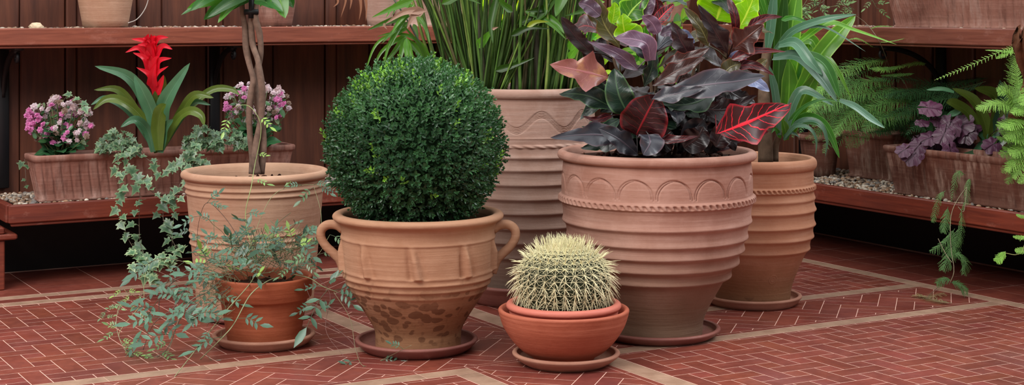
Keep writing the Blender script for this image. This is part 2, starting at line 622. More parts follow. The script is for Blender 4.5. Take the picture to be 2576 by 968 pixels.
fl.add([UV(a, b, -.0002) for a, b in ((-6, -1.5), (UW + .1, -1.5), (UW + .1, VW + .1), (-6, VW + .1))], [(0, 1, 2, 3)], 2)
tag(fl.build('floor', [M['tile'], M['strip'], M['grout']], smooth=False), kind='structure')

# ---- boarded walls
def wall(name, fr, length0, length1, cuts, top=2.3):
    mb = MB()
    # shade under the bench painted on the lower panel as near black, boards above
    box(mb, (length0, .0, 0), (length1, .03, ZB - .06), fr, 0, 1)
    for i in range(len(cuts) - 1):
        a, b = cuts[i], cuts[i + 1]
        d = -.012 if (b - a) < .12 else 0
        box(mb, (a + .002, d, ZB - .06), (b - .002, .03, top), fr, .006, 0)
    box(mb, (length0, .026, 0), (length1, .08, top), fr, 0, 1)
    return tag(mb.build(name, [M['wood_wall'], M['black']], smooth=False), kind='structure')
def boards(lo, hi, seed):
    r = np.random.default_rng(seed)
    x, out = lo, [lo]
    while x < hi:
        x += r.uniform(.19, .23); out.append(min(x, hi))
        if x < hi:
            x += .05; out.append(min(x, hi))
    return out
def u_at(px, v):      # u on plane v at photo column px
    r = (px - 1288) / F
    Y = v / (BX[1] + BX[0] * r)
    return Y * (AX[0] * r + AX[1])
def v_at(px, u):
    r = (px - 1288) / F
    Y = u / (AX[1] + AX[0] * r)
    return Y * (BX[0] * r + BX[1])
lc = [u_at(p, VW) for p in (-560, -420, -390, -220, -190, -90, 50, 165, 192, 345, 405, 520, 560, 688, 818, 845, 930, 960, 1080, 1110, 1230, 1260, 1380, 1410, 1530, 1560, 1690)] + [UW]
wall('wall_left', lambda p: UV(p[0], VW + p[1], p[2]), lc[0], UW, lc)
rc = boards(1.6, VW - .05, 5) 
wall('wall_right', lambda p: UV(UW + p[1], p[0], p[2]), 1.6, VW, rc + [VW])

# ---- the two plant benches and the two upper shelves
def bench(name, label, fr, a0, a1, depth, ends=()):
    t = thing(name, label, 'bench', fr((a0, 0, 0)))
    mb = MB()
    box(mb, (a0 + .02, .022, ZB - .06), (a1, depth - .002, ZB - .022), fr, .003)
    mb.build('bench_top', M['wood_bench'], t, False)
    mb = MB()
    box(mb, (a0, 0, ZB - .078), (a1, .03, ZB), fr, .005)
    box(mb, (a0 + .012, .010, ZB - .092), (a1, .034, ZB - .079), fr, .003)
    mb.build('fascia', M['wood_bench'], t, False)
    return t
fl_l = lambda p: UV(p[0], VF + p[1], p[2])
fl_r = lambda p: UV(UF + p[1], p[0], p[2])
bl = bench('plant_bench', 'long low mahogany bench along the left wall carrying the flower trough', fl_l, 1.492, UF, VW - VF)
mb = MB()
box(mb, (1.486, .03, ZB - .078), (1.518, VW - VF - .005, ZB), fl_l, .004)
mb.build('end_fascia', M['wood_bench'], bl, False)
mb = MB()
box(mb, (1.36, .035, ZB - .125), (1.484, VW - VF - .005, ZB - .095), fl_l, .006)
box(mb, (1.36, .03, ZB - .150), (1.535, VW - VF - .005, ZB - .125), fl_l, .006)
mb.build('corbel', M['wood_bench'], bl, False)
mb = MB()
box(mb, (1.37, .044, 0), (1.485, .16, ZB - .150), fl_l, .005)
mb.build('leg', M['wood_bench'], bl, False)
bench('plant_bench', 'long low mahogany bench along the right wall under the fern and the purple leaves', fl_r, 2.0, VF, UW - UF)

def bracket(mb, fr, a, depth):
    """wall bracket: upright, arm under the shelf, curved brace with scroll"""
    d = depth
    box(mb, (a - .025, d - .03, ZB + .02), (a + .025, d - .002, ZS0 - .01), fr, .004)
    box(mb, (a - .02, .03, ZS0 - .022), (a + .02, d - .01, ZS0 - .002), fr, .003)
    pts = []
    for k in range(15):
        q = k / 14 * PI / 2
        pts.append(fr((a, d - .02 - (d - .09) * (1 - math.cos(q)), ZS0 - .24 + .215 * math.sin(q))))
    tube(mb, pts, .013, 8)
    sc = [fr((a, .085 + .028 * math.cos(q) * (1 - q / 12), ZS0 - .055 + .028 * math.sin(q) * (1 - q / 12))) for q in np.linspace(PI / 2, PI * 2.6, 16)]
    tube(mb, sc, .008, 6)
def shelf(label, fr, a0, a1, depth, br, mat):
    t = thing('wall_shelf', label, 'shelf', fr((a0, 0, ZS0)))
    mb = MB()
    box(mb, (a0, 0, ZS0), (a1, .032, ZS1), fr, .005)
    box(mb, (a0, .012, ZS0 - .012), (a1, .04, ZS0 - .001), fr, .003)
    mb.build('fascia', mat, t, False)
    mb = MB()
    box(mb, (a0, .033, ZS0 + .002), (a1, depth - .002, ZS0 + .036), fr, .002)
    mb.build('shelf_board', mat, t, False)
    for a in br:
        mb = MB(); bracket(mb, fr, a, depth)
        mb.build('bracket', M['iron'], t)
    return t
SO = .15
fs_l = lambda p: UV(p[0], VF + SO + p[1], p[2])
fs_r = lambda p: UV(UF + SO + p[1], p[0], p[2])
shelf('upper mahogany shelf on the left wall above the red bromeliad', fs_l, -.9, UF + SO, VW - VF - SO,
      [u_at(12, VW - .05), u_at(545, VW - .05), u_at(1090, VW - .05)], M['wood_shelf'])
shelf('upper worn mahogany shelf on the right wall under the ribbed trough', fs_r, 1.9, VF + SO, UW - UF - SO,
      [v_at(2365, UW - .02), v_at(2365, UW - .02) - 1.5, v_at(2050, UW - .02) + .1], M['wood_shelf_r'])

# ---- gravel
def ico():
    t = (1 + 5 ** .5) / 2
    v = nrm(np.array([(-1, t, 0), (1, t, 0), (-1, -t, 0), (1, -t, 0), (0, -1, t), (0, 1, t), (0, -1, -t), (0, 1, -t), (t, 0, -1), (t, 0, 1), (-t, 0, -1), (-t, 0, 1)], float))
    f = [(0, 11, 5), (0, 5, 1), (0, 1, 7), (0, 7, 10), (0, 10, 11), (1, 5, 9), (5, 11, 4), (11, 10, 2), (10, 7, 6), (7, 1, 8), (3, 9, 4), (3, 4, 2), (3, 2, 6), (3, 6, 8), (3, 8, 9), (4, 9, 5), (2, 4, 11), (6, 2, 10), (8, 6, 7), (9, 8, 1)]
    v = v.tolist(); cache = {}; g = []
    def mid(a, b):
        k = (min(a, b), max(a, b))
        if k not in cache:
            v.append(nrm((np.array(v[a]) + np.array(v[b])) / 2).tolist()); cache[k] = len(v) - 1
        return cache[k]
    for a, b, c in f:
        x, y, z = mid(a, b), mid(b, c), mid(c, a)
        g += [(a, x, z), (x, b, y), (z, y, c), (x, y, z)]
    return np.array(v), g
ICO = ico()
STONE = [(.66, .55, .46), (.52, .42, .34), (.74, .66, .58), (.36, .29, .25), (.58, .44, .33), (.45, .42, .40), (.82, .76, .68), (.48, .34, .25)]
def gravel(label, fr, a0, a1, d0, d1, z, n, smin=.006, smax=.013):
    mb = MB()
    box(mb, (a0, d0, z - .010), (a1, d1, z - .006), fr, 0, 1)
    for i in range(n):
        p = fr((rng.uniform(a0, a1), rng.uniform(d0 + .006, d1 - .006), z + rng.uniform(-.006, .004)))
        s = rng.uniform(smin, smax)
        sc = s * rng.uniform(.6, 1.15, 3) * np.array([1, 1, .7])
        th = rng.uniform(0, PI)
        v = ICO[0] * sc
        v = np.stack([v[:, 0] * math.cos(th) - v[:, 1] * math.sin(th), v[:, 0] * math.sin(th) + v[:, 1] * math.cos(th), v[:, 2]], 1)
        c = np.array(STONE[rng.integers(len(STONE))]) * rng.uniform(.8, 1.15)
        mb.add(v + p, ICO[1], 0, c=c ** 1.6)
    return tag(mb.build('gravel', [M['pebble'], M['soil']]), label, 'gravel', kind='stuff')
gravel('grey and tan pebbles filling the low bench along the left wall', fl_l, 1.53, 2.0, .033, VW - VF - .02, ZB - .006, 800)
gravel('pebbles on the low left bench behind the pot with the braided tree', fl_l, 2.0, 3.6, .033, VW - VF - .02, ZB - .006, 1300)
gravel('brown and cream pebbles filling the low bench along the right wall', fl_r, 4.4, 6.85, .033, UW - UF - .03, ZB - .006, 3600, .006, .014)
gravel('pale pebbles along the upper left shelf', fs_l, 1.2, 3.6, .036, .2, ZS1 - .006, 1500)
gravel('pale pebbles along the upper right shelf beside the ribbed trough', fs_r, 4.8, 6.9, .036, .3, ZS1 - .006, 1100)

# ================================================================== POTS
def lathe(cx, cy, rows, n=160, disp=None, ridges=(), mb=None, ell=None):
    """rows: list of (r, z). ridges: (z, amp, width, kind)"""
    mb = mb or MB()
    th = np.linspace(0, 2 * PI, n, endpoint=False)
    V = []
    for (r, z, q) in rows:
        R = np.full(n, r, float)
        Z = np.full(n, z, float)
        if q:
            for (rz, amp, wd) in ridges:
                d = (z - rz) / wd
                R += amp * math.exp(-(d * 1.35) ** 2) if d < 0 else amp * math.exp(-abs(d * .8) ** 1.5)
            if disp is not None:
                dr = disp(th, z)
                R += dr
        V.append(np.stack([cx + R * np.sin(th), cy - R * np.cos(th), Z], 1))
    v = np.concatenate(V)
    mb.add(v, grid_faces(len(rows), n, True))
    return mb
def rows_body(pts, step=.003):
    """pts (z, r) from bottom to top, smooth"""
    z = [p[0] for p in pts]; C = smooth_path([(p[0], p[1], 0) for p in pts], max(30, int((z[-1] - z[0]) / .004)))
    zz = np.arange(z[0], z[-1] + 1e-9, step)
    return [(float(np.interp(q, C[:, 0], C[:, 1])), float(q), True) for q in zz]
def ring_arc(rc, zc, rr, rz, a0, a1, k=10):
    return [(rc + rr * math.cos(a), zc + rz * math.sin(a), False) for a in np.linspace(a0, a1, k)]
def soil_disc(name, cx, cy, r, z, parent, n=40):
    mb = MB()
    th = np.linspace(0, 2 * PI, n, endpoint=False)
    V = [(cx, cy, z + .01)]
    K = 12
    for i in range(1, K + 1):
        q = r * i / K
        for t in th:
            V.append((cx + q * math.sin(t), cy - q * math.cos(t), z + rng.uniform(-.004, .006) + .012 * (1 - (i / K) ** 2)))
    f = [(0, 1 + (j + 1) % n, 1 + j) for j in range(n)]
    for i in range(K - 1):
        for j in range(n):
            a = 1 + i * n + j; b = 1 + i * n + (j + 1) % n
            f.append((a, b, b + n, a + n))
    mb.add(V, f, c=(.8, .8, .8))
    for i in range(int(500 * r)):
        q = r * math.sqrt(rng.random()) * .94; t = rng.uniform(0, 2 * PI)
        s = rng.uniform(.004, .012)
        mb.add(ICO[0] * s * rng.uniform(.5, 1.2, 3) + np.array([cx + q * math.cos(t), cy + q * math.sin(t), z + .01]), ICO[1], c=np.array([1, .8, .7]) * rng.uniform(.5, 1.6))
    return mb.build(name, M['soil'], parent)
def saucer(label, cx, cy, rr, h, rb, mat, z0=0.0, group=None, thick=.012):
    """rb base radius, rr rim radius, h height"""
    rows = [(0.001, z0, False), (rb * .97, z0, False), (rb, z0 + .004, False)]
    rows += [(rb + (rr - .5 * thick - rb) * q ** .8, z0 + .004 + (h - thick * 1.3 - .004) * q, False) for q in (.25, .5, .75, 1)]
    rows += ring_arc(rr - thick * .75, z0 + h - thick * .55, thick * .75, thick * .55, -.6, PI * .9, 9)
    rows += [(rr - thick * 1.7, z0 + h - thick * 1.3, False), (rb - thick * .5, z0 + .016, False), (rb - thick * 1.5, z0 + .011, False), (.001, z0 + .010, False)]
    mb = lathe(cx, cy, rows, 128)
    o = mb.build('plant_saucer', mat)
    return tag(o, label, 'saucer', group)

T_pink = terracotta('terracotta_pink', srgb(176, 134, 118), srgb(154, 108, 92), srgb(204, 166, 152), srgb(112, 88, 68), (.10, .42), pale_amt=.45)
T_tan = terracotta('terracotta_tan', srgb(184, 146, 120), srgb(166, 122, 98), srgb(206, 170, 146), pale_amt=.45)
T_urn = terracotta('terracotta_urn', srgb(178, 136, 108), srgb(160, 114, 86), srgb(198, 156, 128), srgb(138, 96, 66), (.12, .26), srgb(94, 58, 38), (.18, .27), pale_amt=.35)
T_warm = terracotta('terracotta_warm', srgb(194, 142, 112), srgb(172, 116, 88), srgb(206, 164, 140), srgb(140, 98, 68), (.08, .22), srgb(60, 34, 26), (.03, .045), pale_amt=.3)
T_grey = terracotta('terracotta_grey', srgb(184, 150, 136), srgb(160, 124, 108), srgb(204, 178, 166), srgb(126, 104, 90), (.12, .7), pale_amt=.5)
T_red = terracotta('terracotta_red', srgb(164, 88, 58), srgb(138, 68, 44), srgb(196, 116, 86), pale_amt=.2, rough=.65)
T_red2 = terracotta('terracotta_red_bowl', srgb(178, 100, 76), srgb(156, 80, 58), srgb(204, 128, 102), pale_amt=.2, rough=.65)
T_inner = terracotta('pink_clay_pan', srgb(206, 122, 104), srgb(192, 108, 92), srgb(212, 140, 122), pale_amt=.2, rough=.5)
T_sauc = terracotta('saucer_clay', srgb(176, 128, 106), srgb(150, 100, 82), srgb(192, 150, 130), pale_amt=.4)
T_saucd = terracotta('saucer_dark_clay', srgb(140, 88, 78), srgb(112, 66, 60), srgb(164, 116, 106), pale_amt=.25, rough=.45)
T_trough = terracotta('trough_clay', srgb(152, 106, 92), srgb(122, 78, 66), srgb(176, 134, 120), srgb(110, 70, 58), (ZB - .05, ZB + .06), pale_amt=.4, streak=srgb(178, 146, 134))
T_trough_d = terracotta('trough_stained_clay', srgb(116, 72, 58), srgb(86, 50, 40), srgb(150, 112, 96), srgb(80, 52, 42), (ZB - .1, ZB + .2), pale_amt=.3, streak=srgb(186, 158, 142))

def potxy(px, py):
    p = FL(px, py); return p[0], p[1]

# ---- 1 the two handled urn (boxwood)
cx1, cy1 = potxy(1052, 877)
saucer('dark glazed saucer under the two handled clay urn', cx1 - .006, cy1, .216, .042, .185, T_saucd)
t = thing('garden_urn', 'two handled tan clay urn with a blotched stained foot under the boxwood ball', 'plant pot', (cx1, cy1, .011))
body = [(.012, .150), (.05, .151), (.075, .155), (.116, .177), (.172, .213), (.214, .238), (.24, .251), (.262, .260), (.29, .265), (.34, .268), (.395, .2695), (.425, .270), (.444, .275)]
urn_r = [(.214, .004, .006), (.238, .006, .006), (.262, .006, .006), (.284, .003, .006), (.398, .004, .005)]
def urn_disp(th, z):
    d = np.zeros_like(th)
    if .27 < z < .41:
        for k in range(9):
            a0 = -.03 + k * 2 * PI / 9 - PI * 8 / 9
            hh = (z - .27) / .14
            w = .050 - .018 * hh
            dd = (np.mod(th - a0 - .10 * (1 - hh) + PI, 2 * PI) - PI) / w
            env = min(1, max(0, (z - .282) / .006)) * min(1, max(0, (.40 - z) / .05))
            d += env * (.015 * np.exp(-dd ** 4) - .011 * np.exp(-((dd + 1.9) / .8) ** 2) - .004 * np.exp(-((dd - 2.0) / .9) ** 2))
    return d
rows = [(.0, .012, False)] + rows_body(body) + ring_arc(.282, .470, .019, .014, -PI * .45, PI * .75, 14) + \
       [(.262, .474, False), (.256, .45, False), (.252, .40, False), (.25, .36, False)]
mb = lathe(cx1, cy1, rows, 300, urn_disp, urn_r)
mb.build('urn_body', T_urn, t)
for s in (-1, 1):
    q = [(.262, .425), (.285, .436), (.318, .437), (.340, .420), (.342, .392), (.325, .362), (.300, .338), (.278, .315), (.266, .288), (.258, .272)]
    pts = smooth_path([(cx1 + s * a, cy1, b) for a, b in q], 40)
    mb = MB(); tube(mb, pts, np.interp(np.linspace(0, 1, 40), [0, .15, .5, .85, 1], [.022, .0165, .0155, .0165, .02]), 12)
    mb.build('handle', T_urn, t)
soil_disc('soil', cx1, cy1, .252, .42, t)

# ---- 2 cactus bowl
cx2, cy2 = potxy(1418, 914)
saucer('shallow tan saucer under the cactus bowl', cx2 + .008, cy2, .182, .044, .14, T_sauc)
t = thing('cactus_bowl', 'smooth round orange clay bowl holding the pan of the barrel cactus', 'plant pot', (cx2, cy2, .011))
rows = [(.0, .012, False)] + rows_body([(.012, .100), (.022, .104), (.030, .112), (.046, .139), (.081, .174), (.125, .203), (.160, .216), (.176, .220)]) + \
       ring_arc(.213, .181, .0085, .008, -.6, PI * .85, 9) + [(.200, .178, False), (.193, .15, False), (.16, .07, False), (.08, .03, False), (.0, .028, False)]
lathe(cx2, cy2, rows, 200).build('bowl_body', T_red2, t)
t = thing('cactus_pan', 'pink clay pan set inside the orange bowl holding the barrel cactus', 'plant pot', (cx2, cy2, .1))
rows = [(.0, .06, False), (.120, .062, False), (.178, .150, False), (.184, .178, False)] + ring_arc(.180, .198, .0145, .0125, -PI * .45, PI * .75, 14) + [(.166, .196, False), (.163, .17, False)]
lathe(cx2, cy2, rows, 160).build('pan_body', T_inner, t)
soil_disc('soil', cx2, cy2, .165, .188, t)

# ---- 3 tall straight pot (braided tree)
cx3, cy3 = potxy(642, 790)
saucer('dark low saucer under the tall pot of the braided tree', cx3 + .004, cy3, .238, .022, .225, T_saucd)
t = thing('tall_round_pot', 'tall pale clay pot with ringed bands holding the braided tree', 'plant pot', (cx3, cy3, .011))
body = [(.012, .222), (.10, .231), (.20, .2395), (.285, .247), (.36, .2535), (.43, .260), (.48, .264), (.53, .268)]
rid = [(.288, .0065, .006), (.312, .0065, .006), (.336, .005, .006), (.485, .006, .006), (.508, .007, .006), (.528, .004, .005)]
rows = [(.0, .012, False)] + rows_body(body) + ring_arc(.270, .552, .0175, .016, -PI * .48, PI * .75, 14) + [(.248, .552, False), (.243, .53, False), (.238, .48, False)]
lathe(cx3, cy3, rows, 220, None, rid).build('pot_body', T_tan, t)
soil_disc('soil', cx3, cy3, .241, .508, t)

# ---- 4 jasmine pot
cx4, cy4 = potxy(664, 864)
saucer('tan saucer under the orange jasmine pot', cx4, cy4, .1835, .041, .155, T_sauc)
t = thing('flower_pot', 'orange clay flower pot with a collar rim holding the jasmine', 'plant pot', (cx4, cy4, .011))
rows = [(.0, .012, False)] + rows_body([(.012, .128), (.03, .131), (.10, .143), (.163, .154)]) + [(.158, .168, False), (.166, .1685, False), (.1695, .172, False)] + \
       [(.1735, .238, False)] + ring_arc(.166, .239, .0075, .006, 0, PI, 7) + [(.157, .236, False), (.150, .17, False), (.146, .15, False)]
lathe(cx4, cy4, rows, 180).build('pot_body', T_red, t)
soil_disc('soil', cx4, cy4, .152, .205, t)

# ---- 5 the big ribbed pot (croton)
cx5, cy5 = potxy(1652, 843)
saucer('wide clay saucer under the big ribbed pot of the croton', cx5 + .003, cy5, .230, .036, .20, T_saucd)
t = thing('ribbed_jar', 'big pinkish ribbed clay jar with scalloped collar holding the croton', 'plant pot', (cx5, cy5, .011))
body = [(.012, .166), (.03, .168), (.064, .172), (.115, .193), (.181, .230), (.225, .255), (.28, .289), (.33, .310), (.38, .326), (.43, .338), (.48, .346), (.52, .349), (.58, .349), (.63, .344), (.652, .342)]
rid = [(.224, .018, .014), (.273, .016, .014), (.322, .014, .013), (.367, .011, .012), (.426, .010, .012), (.49, .003, .01)]
def jar_disp(th, z):
    d = np.zeros_like(th)
    # twisted rope band
    zc = .508
    dz = z - zc
    if abs(dz) < .026:
        tw = np.clip(np.sin(th * 84 + dz * 130) * 1.3 + .35, 0, 1)
        d += .0125 * math.exp(-(dz / .0125) ** 6) - .0095 * tw * math.exp(-(dz / .0075) ** 4)
    # incised overlapping arcs on the collar
    if .525 < z < .61:
        per = 2 * PI / 16
        for sh, e, ph in ((0, 1.0, 0.0), (.0035, .8, .05), (.5, .0, 0)):
            if e == 0: continue
            x = (np.mod(th + .1 + ph * per, per) / per - .5) * 2.25
            yy = (z - .538 - sh) / .058
            rr = np.sqrt(x * x + np.clip(yy, 0, 9) ** 2 * .9)
            m = (yy > -.1)
            d -= .0062 * np.exp(-((rr - 1) / .030) ** 2) * m * e
    return d
rows = [(.0, .012, False)] + rows_body(body, .0024) + ring_arc(.345, .664, .0195, .0175, -PI * .48, PI * .75, 16) + [(.322, .664, False), (.315, .64, False), (.312, .58, False)]
lathe(cx5, cy5, rows, 900, jar_disp, rid).build('jar_body', T_pink, t)
soil_disc('soil', cx5, cy5, .314, .646, t)

# ---- 6 the medium ribbed pot at right (dragon tree)
cx6, cy6 = potxy(1894, 762)
saucer('pinkish saucer under the ribbed pot right of the croton', cx6, cy6, .1974, .040, .175, T_sauc)
t = thing('ribbed_jar', 'smaller warm tan ribbed clay jar right behind the croton jar', 'plant pot', (cx6, cy6, .011))
body = [(.012, .149), (.06, .154), (.095, .163), (.15, .185), (.191, .203), (.228, .220), (.28, .236), (.33, .243), (.40, .246), (.45, .244), (.50, .243), (.545, .243)]
rid = [(.228, .010, .011), (.278, .010, .011), (.328, .010, .011), (.388, .009, .011), (.434, .006, .011)]
def jar2_disp(th, z):
    d = np.zeros_like(th); dz = z - .4775
    if abs(dz) < .02:
        tw = np.clip(np.sin(th * 76 + dz * 160) * 1.3 + .35, 0, 1)
        d += .0105 * math.exp(-(dz / .0105) ** 6) - .0085 * tw * math.exp(-(dz / .0065) ** 4)
    # maker's round stamp low on the front
    if .09 < z < .16:
        x = (np.mod(th - .32 + PI, 2 * PI) - PI) * .19; y = z - .122
        q = np.sqrt(x * x + y * y)
        for rr in (.0175, .0095):
            d += .0016 * np.exp(-((q - rr) / .0017) ** 2)
    return d
rows = [(.0, .012, False)] + rows_body(body, .0024) + ring_arc(.240, .572, .0165, .024, -PI * .45, PI * .7, 16) + [(.224, .574, False), (.218, .55, False), (.214, .5, False)]
lathe(cx6, cy6, rows, 640, jar2_disp, rid).build('jar_body', T_warm, t)
soil_disc('soil', cx6, cy6, .217, .535, t)

# ---- 7 the tall back jar (palm)
cx7, cy7 = potxy(1322, 751)
saucer('deep dark saucer under the tall grey clay jar', cx7, cy7, .262, .082, .23, T_saucd, thick=.016)
t = thing('ribbed_jar', 'tall greyish ribbed clay jar with combed wavy lines holding the palm', 'plant pot', (cx7, cy7, .011))
body = [(.012, .19), (.10, .205), (.20, .232), (.30, .252), (.40, .266), (.50, .275), (.60, .281), (.66, .284), (.72, .286), (.78, .286), (.83, .287)]
rid = [(.20, .008, .013), (.262, .009, .013), (.322, .009, .013), (.382, .009, .013), (.440, .009, .013), (.498, .009, .013), (.556, .009, .013), (.606, .008, .012), (.682, .002, .004)]
def jar3_disp(th, z):
    d = np.zeros_like(th)
    dz = z - .650
    if abs(dz) < .02:
        d += (.005 + .003 * np.sin(th * 40 + dz * 200)) * math.exp(-(dz / .0065) ** 4)
    if .675 < z < .815:
        c = .745 + .032 * np.cos((th - .225) * 9 + .1)
        for k in range(5):
            d -= .0042 * np.exp(-((z - c + (k - 2) * .0062) / .0016) ** 2)
    return d
rows = [(.0, .012, False)] + rows_body(body, .0018) + ring_arc(.288, .858, .0145, .020, -PI * .45, PI * .7, 14) + [(.272, .86, False), (.266, .84, False), (.26, .78, False)]
lathe(cx7, cy7, rows, 420, jar3_disp, rid).build('jar_body', T_grey, t)
soil_disc('soil', cx7, cy7, .264, .845, t)

# ================================================================== TROUGHS
def trough(name, label, fr, a0, a1, d0, d1, z0, z1, mat, flute=.04, fdepth=.004, rim=.03, taper=.03, cat='planter', soilz=.03):
    """fr maps (along, depth, z); fluted tapered trough with a rim band"""
    t = thing(name, label, cat, fr(((a0 + a1) / 2, (d0 + d1) / 2, z0)))
    L, D = a1 - a0, d1 - d0
    rc = .018
    def perim(e, n_s):
        x0, x1, y0, y1 = a0 + e, a1 - e, d0 + e, d1 - e
        pts = []
        segs = [((x0 + rc, y0), (x1 - rc, y0), (0, -1)), ((x1, y0 + rc), (x1, y1 - rc), (1, 0)), ((x1 - rc, y1), (x0 + rc, y1), (0, 1)), ((x0, y1 - rc), (x0, y0 + rc), (-1, 0))]
        cs = [((x1 - rc, y0 + rc), -PI / 2), ((x1 - rc, y1 - rc), 0), ((x0 + rc, y1 - rc), PI / 2), ((x0 + rc, y0 + rc), PI)]
        for i, (p, q, nn) in enumerate(segs):
            k = n_s[i % 2]
            for j in range(k + 1):
                s = j / k
                pts.append((p[0] + (q[0] - p[0]) * s, p[1] + (q[1] - p[1]) * s, nn[0], nn[1], s * math.hypot((segs[i][1][0] - segs[i][0][0]), segs[i][1][1] - segs[i][0][1])))
            c, a = cs[i]
            for j in range(1, 4):
                b = a + j / 4 * PI / 2
                pts.append((c[0] + rc * math.cos(b), c[1] + rc * math.sin(b), math.cos(b), math.sin(b), -1))
        return np.array(pts)
    ns = (int(L / .0035), int(D / .0035))
    rows, V = [], []
    zr = z1 - rim
    prof = [(z0, taper, 0), (z0 + .004, taper - .002, 0), (z0 + .012, taper - .003, 0)]
    for q in np.linspace(.08, 1, 7):
        prof.append((z0 + (zr - .006 - z0) * q, taper * (1 - q) + .006, 1 if q < .97 else .2))
    prof += [(zr, .004, 0), (zr + .003, -.002, 0), (zr + rim * .5, -.004, 0), (z1 - .004, -.004, 0), (z1, .0, 0), (z1, .012, 0), (z1 - .004, .016, 0), (z1 - .06, .018, 0)]
    for (z, e, fq) in prof:
        p = perim(e, ns)
        x, y = p[:, 0].copy(), p[:, 1].copy()
        if fq > 0:
            m = p[:, 4] >= 0
            g = np.mod(p[:, 4] + .01, flute) / flute
            dd = -fdepth * fq * np.exp(-((g - .5) / .10) ** 2) * m
            x += p[:, 2] * dd; y += p[:, 3] * dd
        V.append(np.array([fr((a, b, z)) for a, b in zip(x, y)]))
    n = len(V[0])
    mb = MB(); mb.add(np.concatenate(V), grid_faces(len(V), n, True) + [tuple(range(n - 1, -1, -1))])
    mb.build('trough_body', mat, t)
    mb = MB()
    nx_, ny_ = int(L / .025), max(2, int(D / .03))
    S, f = [], []
    for i in range(ny_ + 1):
        for j in range(nx_ + 1):
            S.append(fr((a0 + .017 + (L - .034) * j / nx_, d0 + .017 + (D - .034) * i / ny_, z1 - soilz + rng.uniform(-.006, .006))))
    mb.add(S, grid_faces(ny_ + 1, nx_ + 1), c=(.8, .8, .8))
    mb.build('soil', M['soil'], t)
    return t
trough('flower_trough', 'long fluted clay trough on the left bench with bromeliad and pink flowers', fl_l, 1.605, 2.80, .035, .215, ZB - .004, .565, T_trough, .04, .007, .028, .03)
TRX = v_at(2218, UF + .03)
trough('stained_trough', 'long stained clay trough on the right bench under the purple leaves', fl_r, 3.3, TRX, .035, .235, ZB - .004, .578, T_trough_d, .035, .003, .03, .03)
TR2 = v_at(2108, UF + .34); TR3 = v_at(2236, UF + .34)
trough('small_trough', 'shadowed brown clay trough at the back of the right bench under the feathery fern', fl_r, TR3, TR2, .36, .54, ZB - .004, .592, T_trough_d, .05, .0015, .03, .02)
TR4 = v_at(2213, UF + SO + .03)
trough('ribbed_trough', 'large ribbed clay trough on the upper right shelf', fs_r, 4.2, TR4, .035, .3, ZS1 - .006, 1.36, T_trough, .042, .011, .04, .04, soilz=.02)
TU0, TU1 = u_at(985, VF + SO + .05), u_at(1330, VF + SO + .05)
trough('ribbed_trough', 'pale ribbed clay trough on the upper left shelf behind the palm', fs_l, TU0, TU1, .045, .235, ZS1 - .006, 1.36, T_grey, .05, .005, .04, .03, soilz=.02)

def small_pot(name, label, x, y, z, rb, rt, h, mat, rim=.03, cat='plant pot'):
    t = thing(name, label, cat, (x, y, z))
    rows = [(.0, z, False)] + [(rb + (rt - rb) * q, z + (h - rim) * q, False) for q in np.linspace(0, 1, 6)]
    rows += [(rt + .008, z + h - rim, False), (rt + .011, z + h - .005, False), (rt + .006, z + h, False), (rt - .006, z + h, False), (rt - .012, z + h - .05, False)]
    lathe(x, y, rows, 72).build('pot_body', mat, t)
    soil_disc('soil', x, y, rt - .01, z + h - .03, t, 24)
    return t
YS = 7.2
def onshelf(px, d=.12, side='l'):
    if side == 'l':
        return UV(u_at(px, VF + SO + d), VF + SO + d, ZS1 - .006)
    return UV(UF + SO + d, v_at(px, UF + SO + d), ZS1 - .006)
p = onshelf(265); small_pot('clay_pot', 'plain tan clay pot on the upper left shelf near the pale stone', p[0], p[1], p[2], .098, .135, .24, T_tan)
p = onshelf(690, .13); small_pot('clay_pot', 'brown clay pot on the upper left shelf behind the braided tree', p[0], p[1], p[2], .082, .11, .2, T_trough)
p = onshelf(955, .10); small_pot('weathered_pot', 'weathered grey brown pot on the upper left shelf left of the palm', p[0], p[1], p[2], .058, .085, .22, T_grey)
p = onshelf(1690, .14, 'l'); small_pot('clay_pot', 'pinkish clay pot on the upper shelf seen between the croton leaves', p[0], p[1], p[2], .075, .11, .2, T_pink)
p = UV(UF + .30, v_at(2062, UF + .30), ZB - .006); small_pot('dark_pot', 'dark round clay pot on the right bench behind the smaller ribbed jar', p[0], p[1], p[2], .075, .10, .21, T_trough_d)

# pale stone on the shelf
def rock(label, p, s, col, seed):
    r = np.random.default_rng(seed)
    v, f = ICO[0] * s * 1.0, ICO[1]
    v = v * (1 + r.uniform(-.18, .18, (len(v), 1)))
    mb = MB(); mb.add(v + p, f, c=col)
    return tag(mb.build('stone', M['pebble'], smooth=False), label, 'stone')
p = onshelf(92, .07); rock('large pale stone lying on the upper left shelf', p + np.array([0, 0, .012]), np.array([.032, .02, .018]), (.80, .62, .42), 3)
p = onshelf(2128, .05, 'r'); rock('white stone on the upper right shelf beside the ribbed trough', p + np.array([0, 0, .008]), np.array([.026, .02, .013]), (.95, .9, .85), 4)

# ================================================================== PLANTS
UP = np.array([0, 0, 1.0])
CAMV = np.array([0, -1.0, .12])     # rough direction towards the viewer

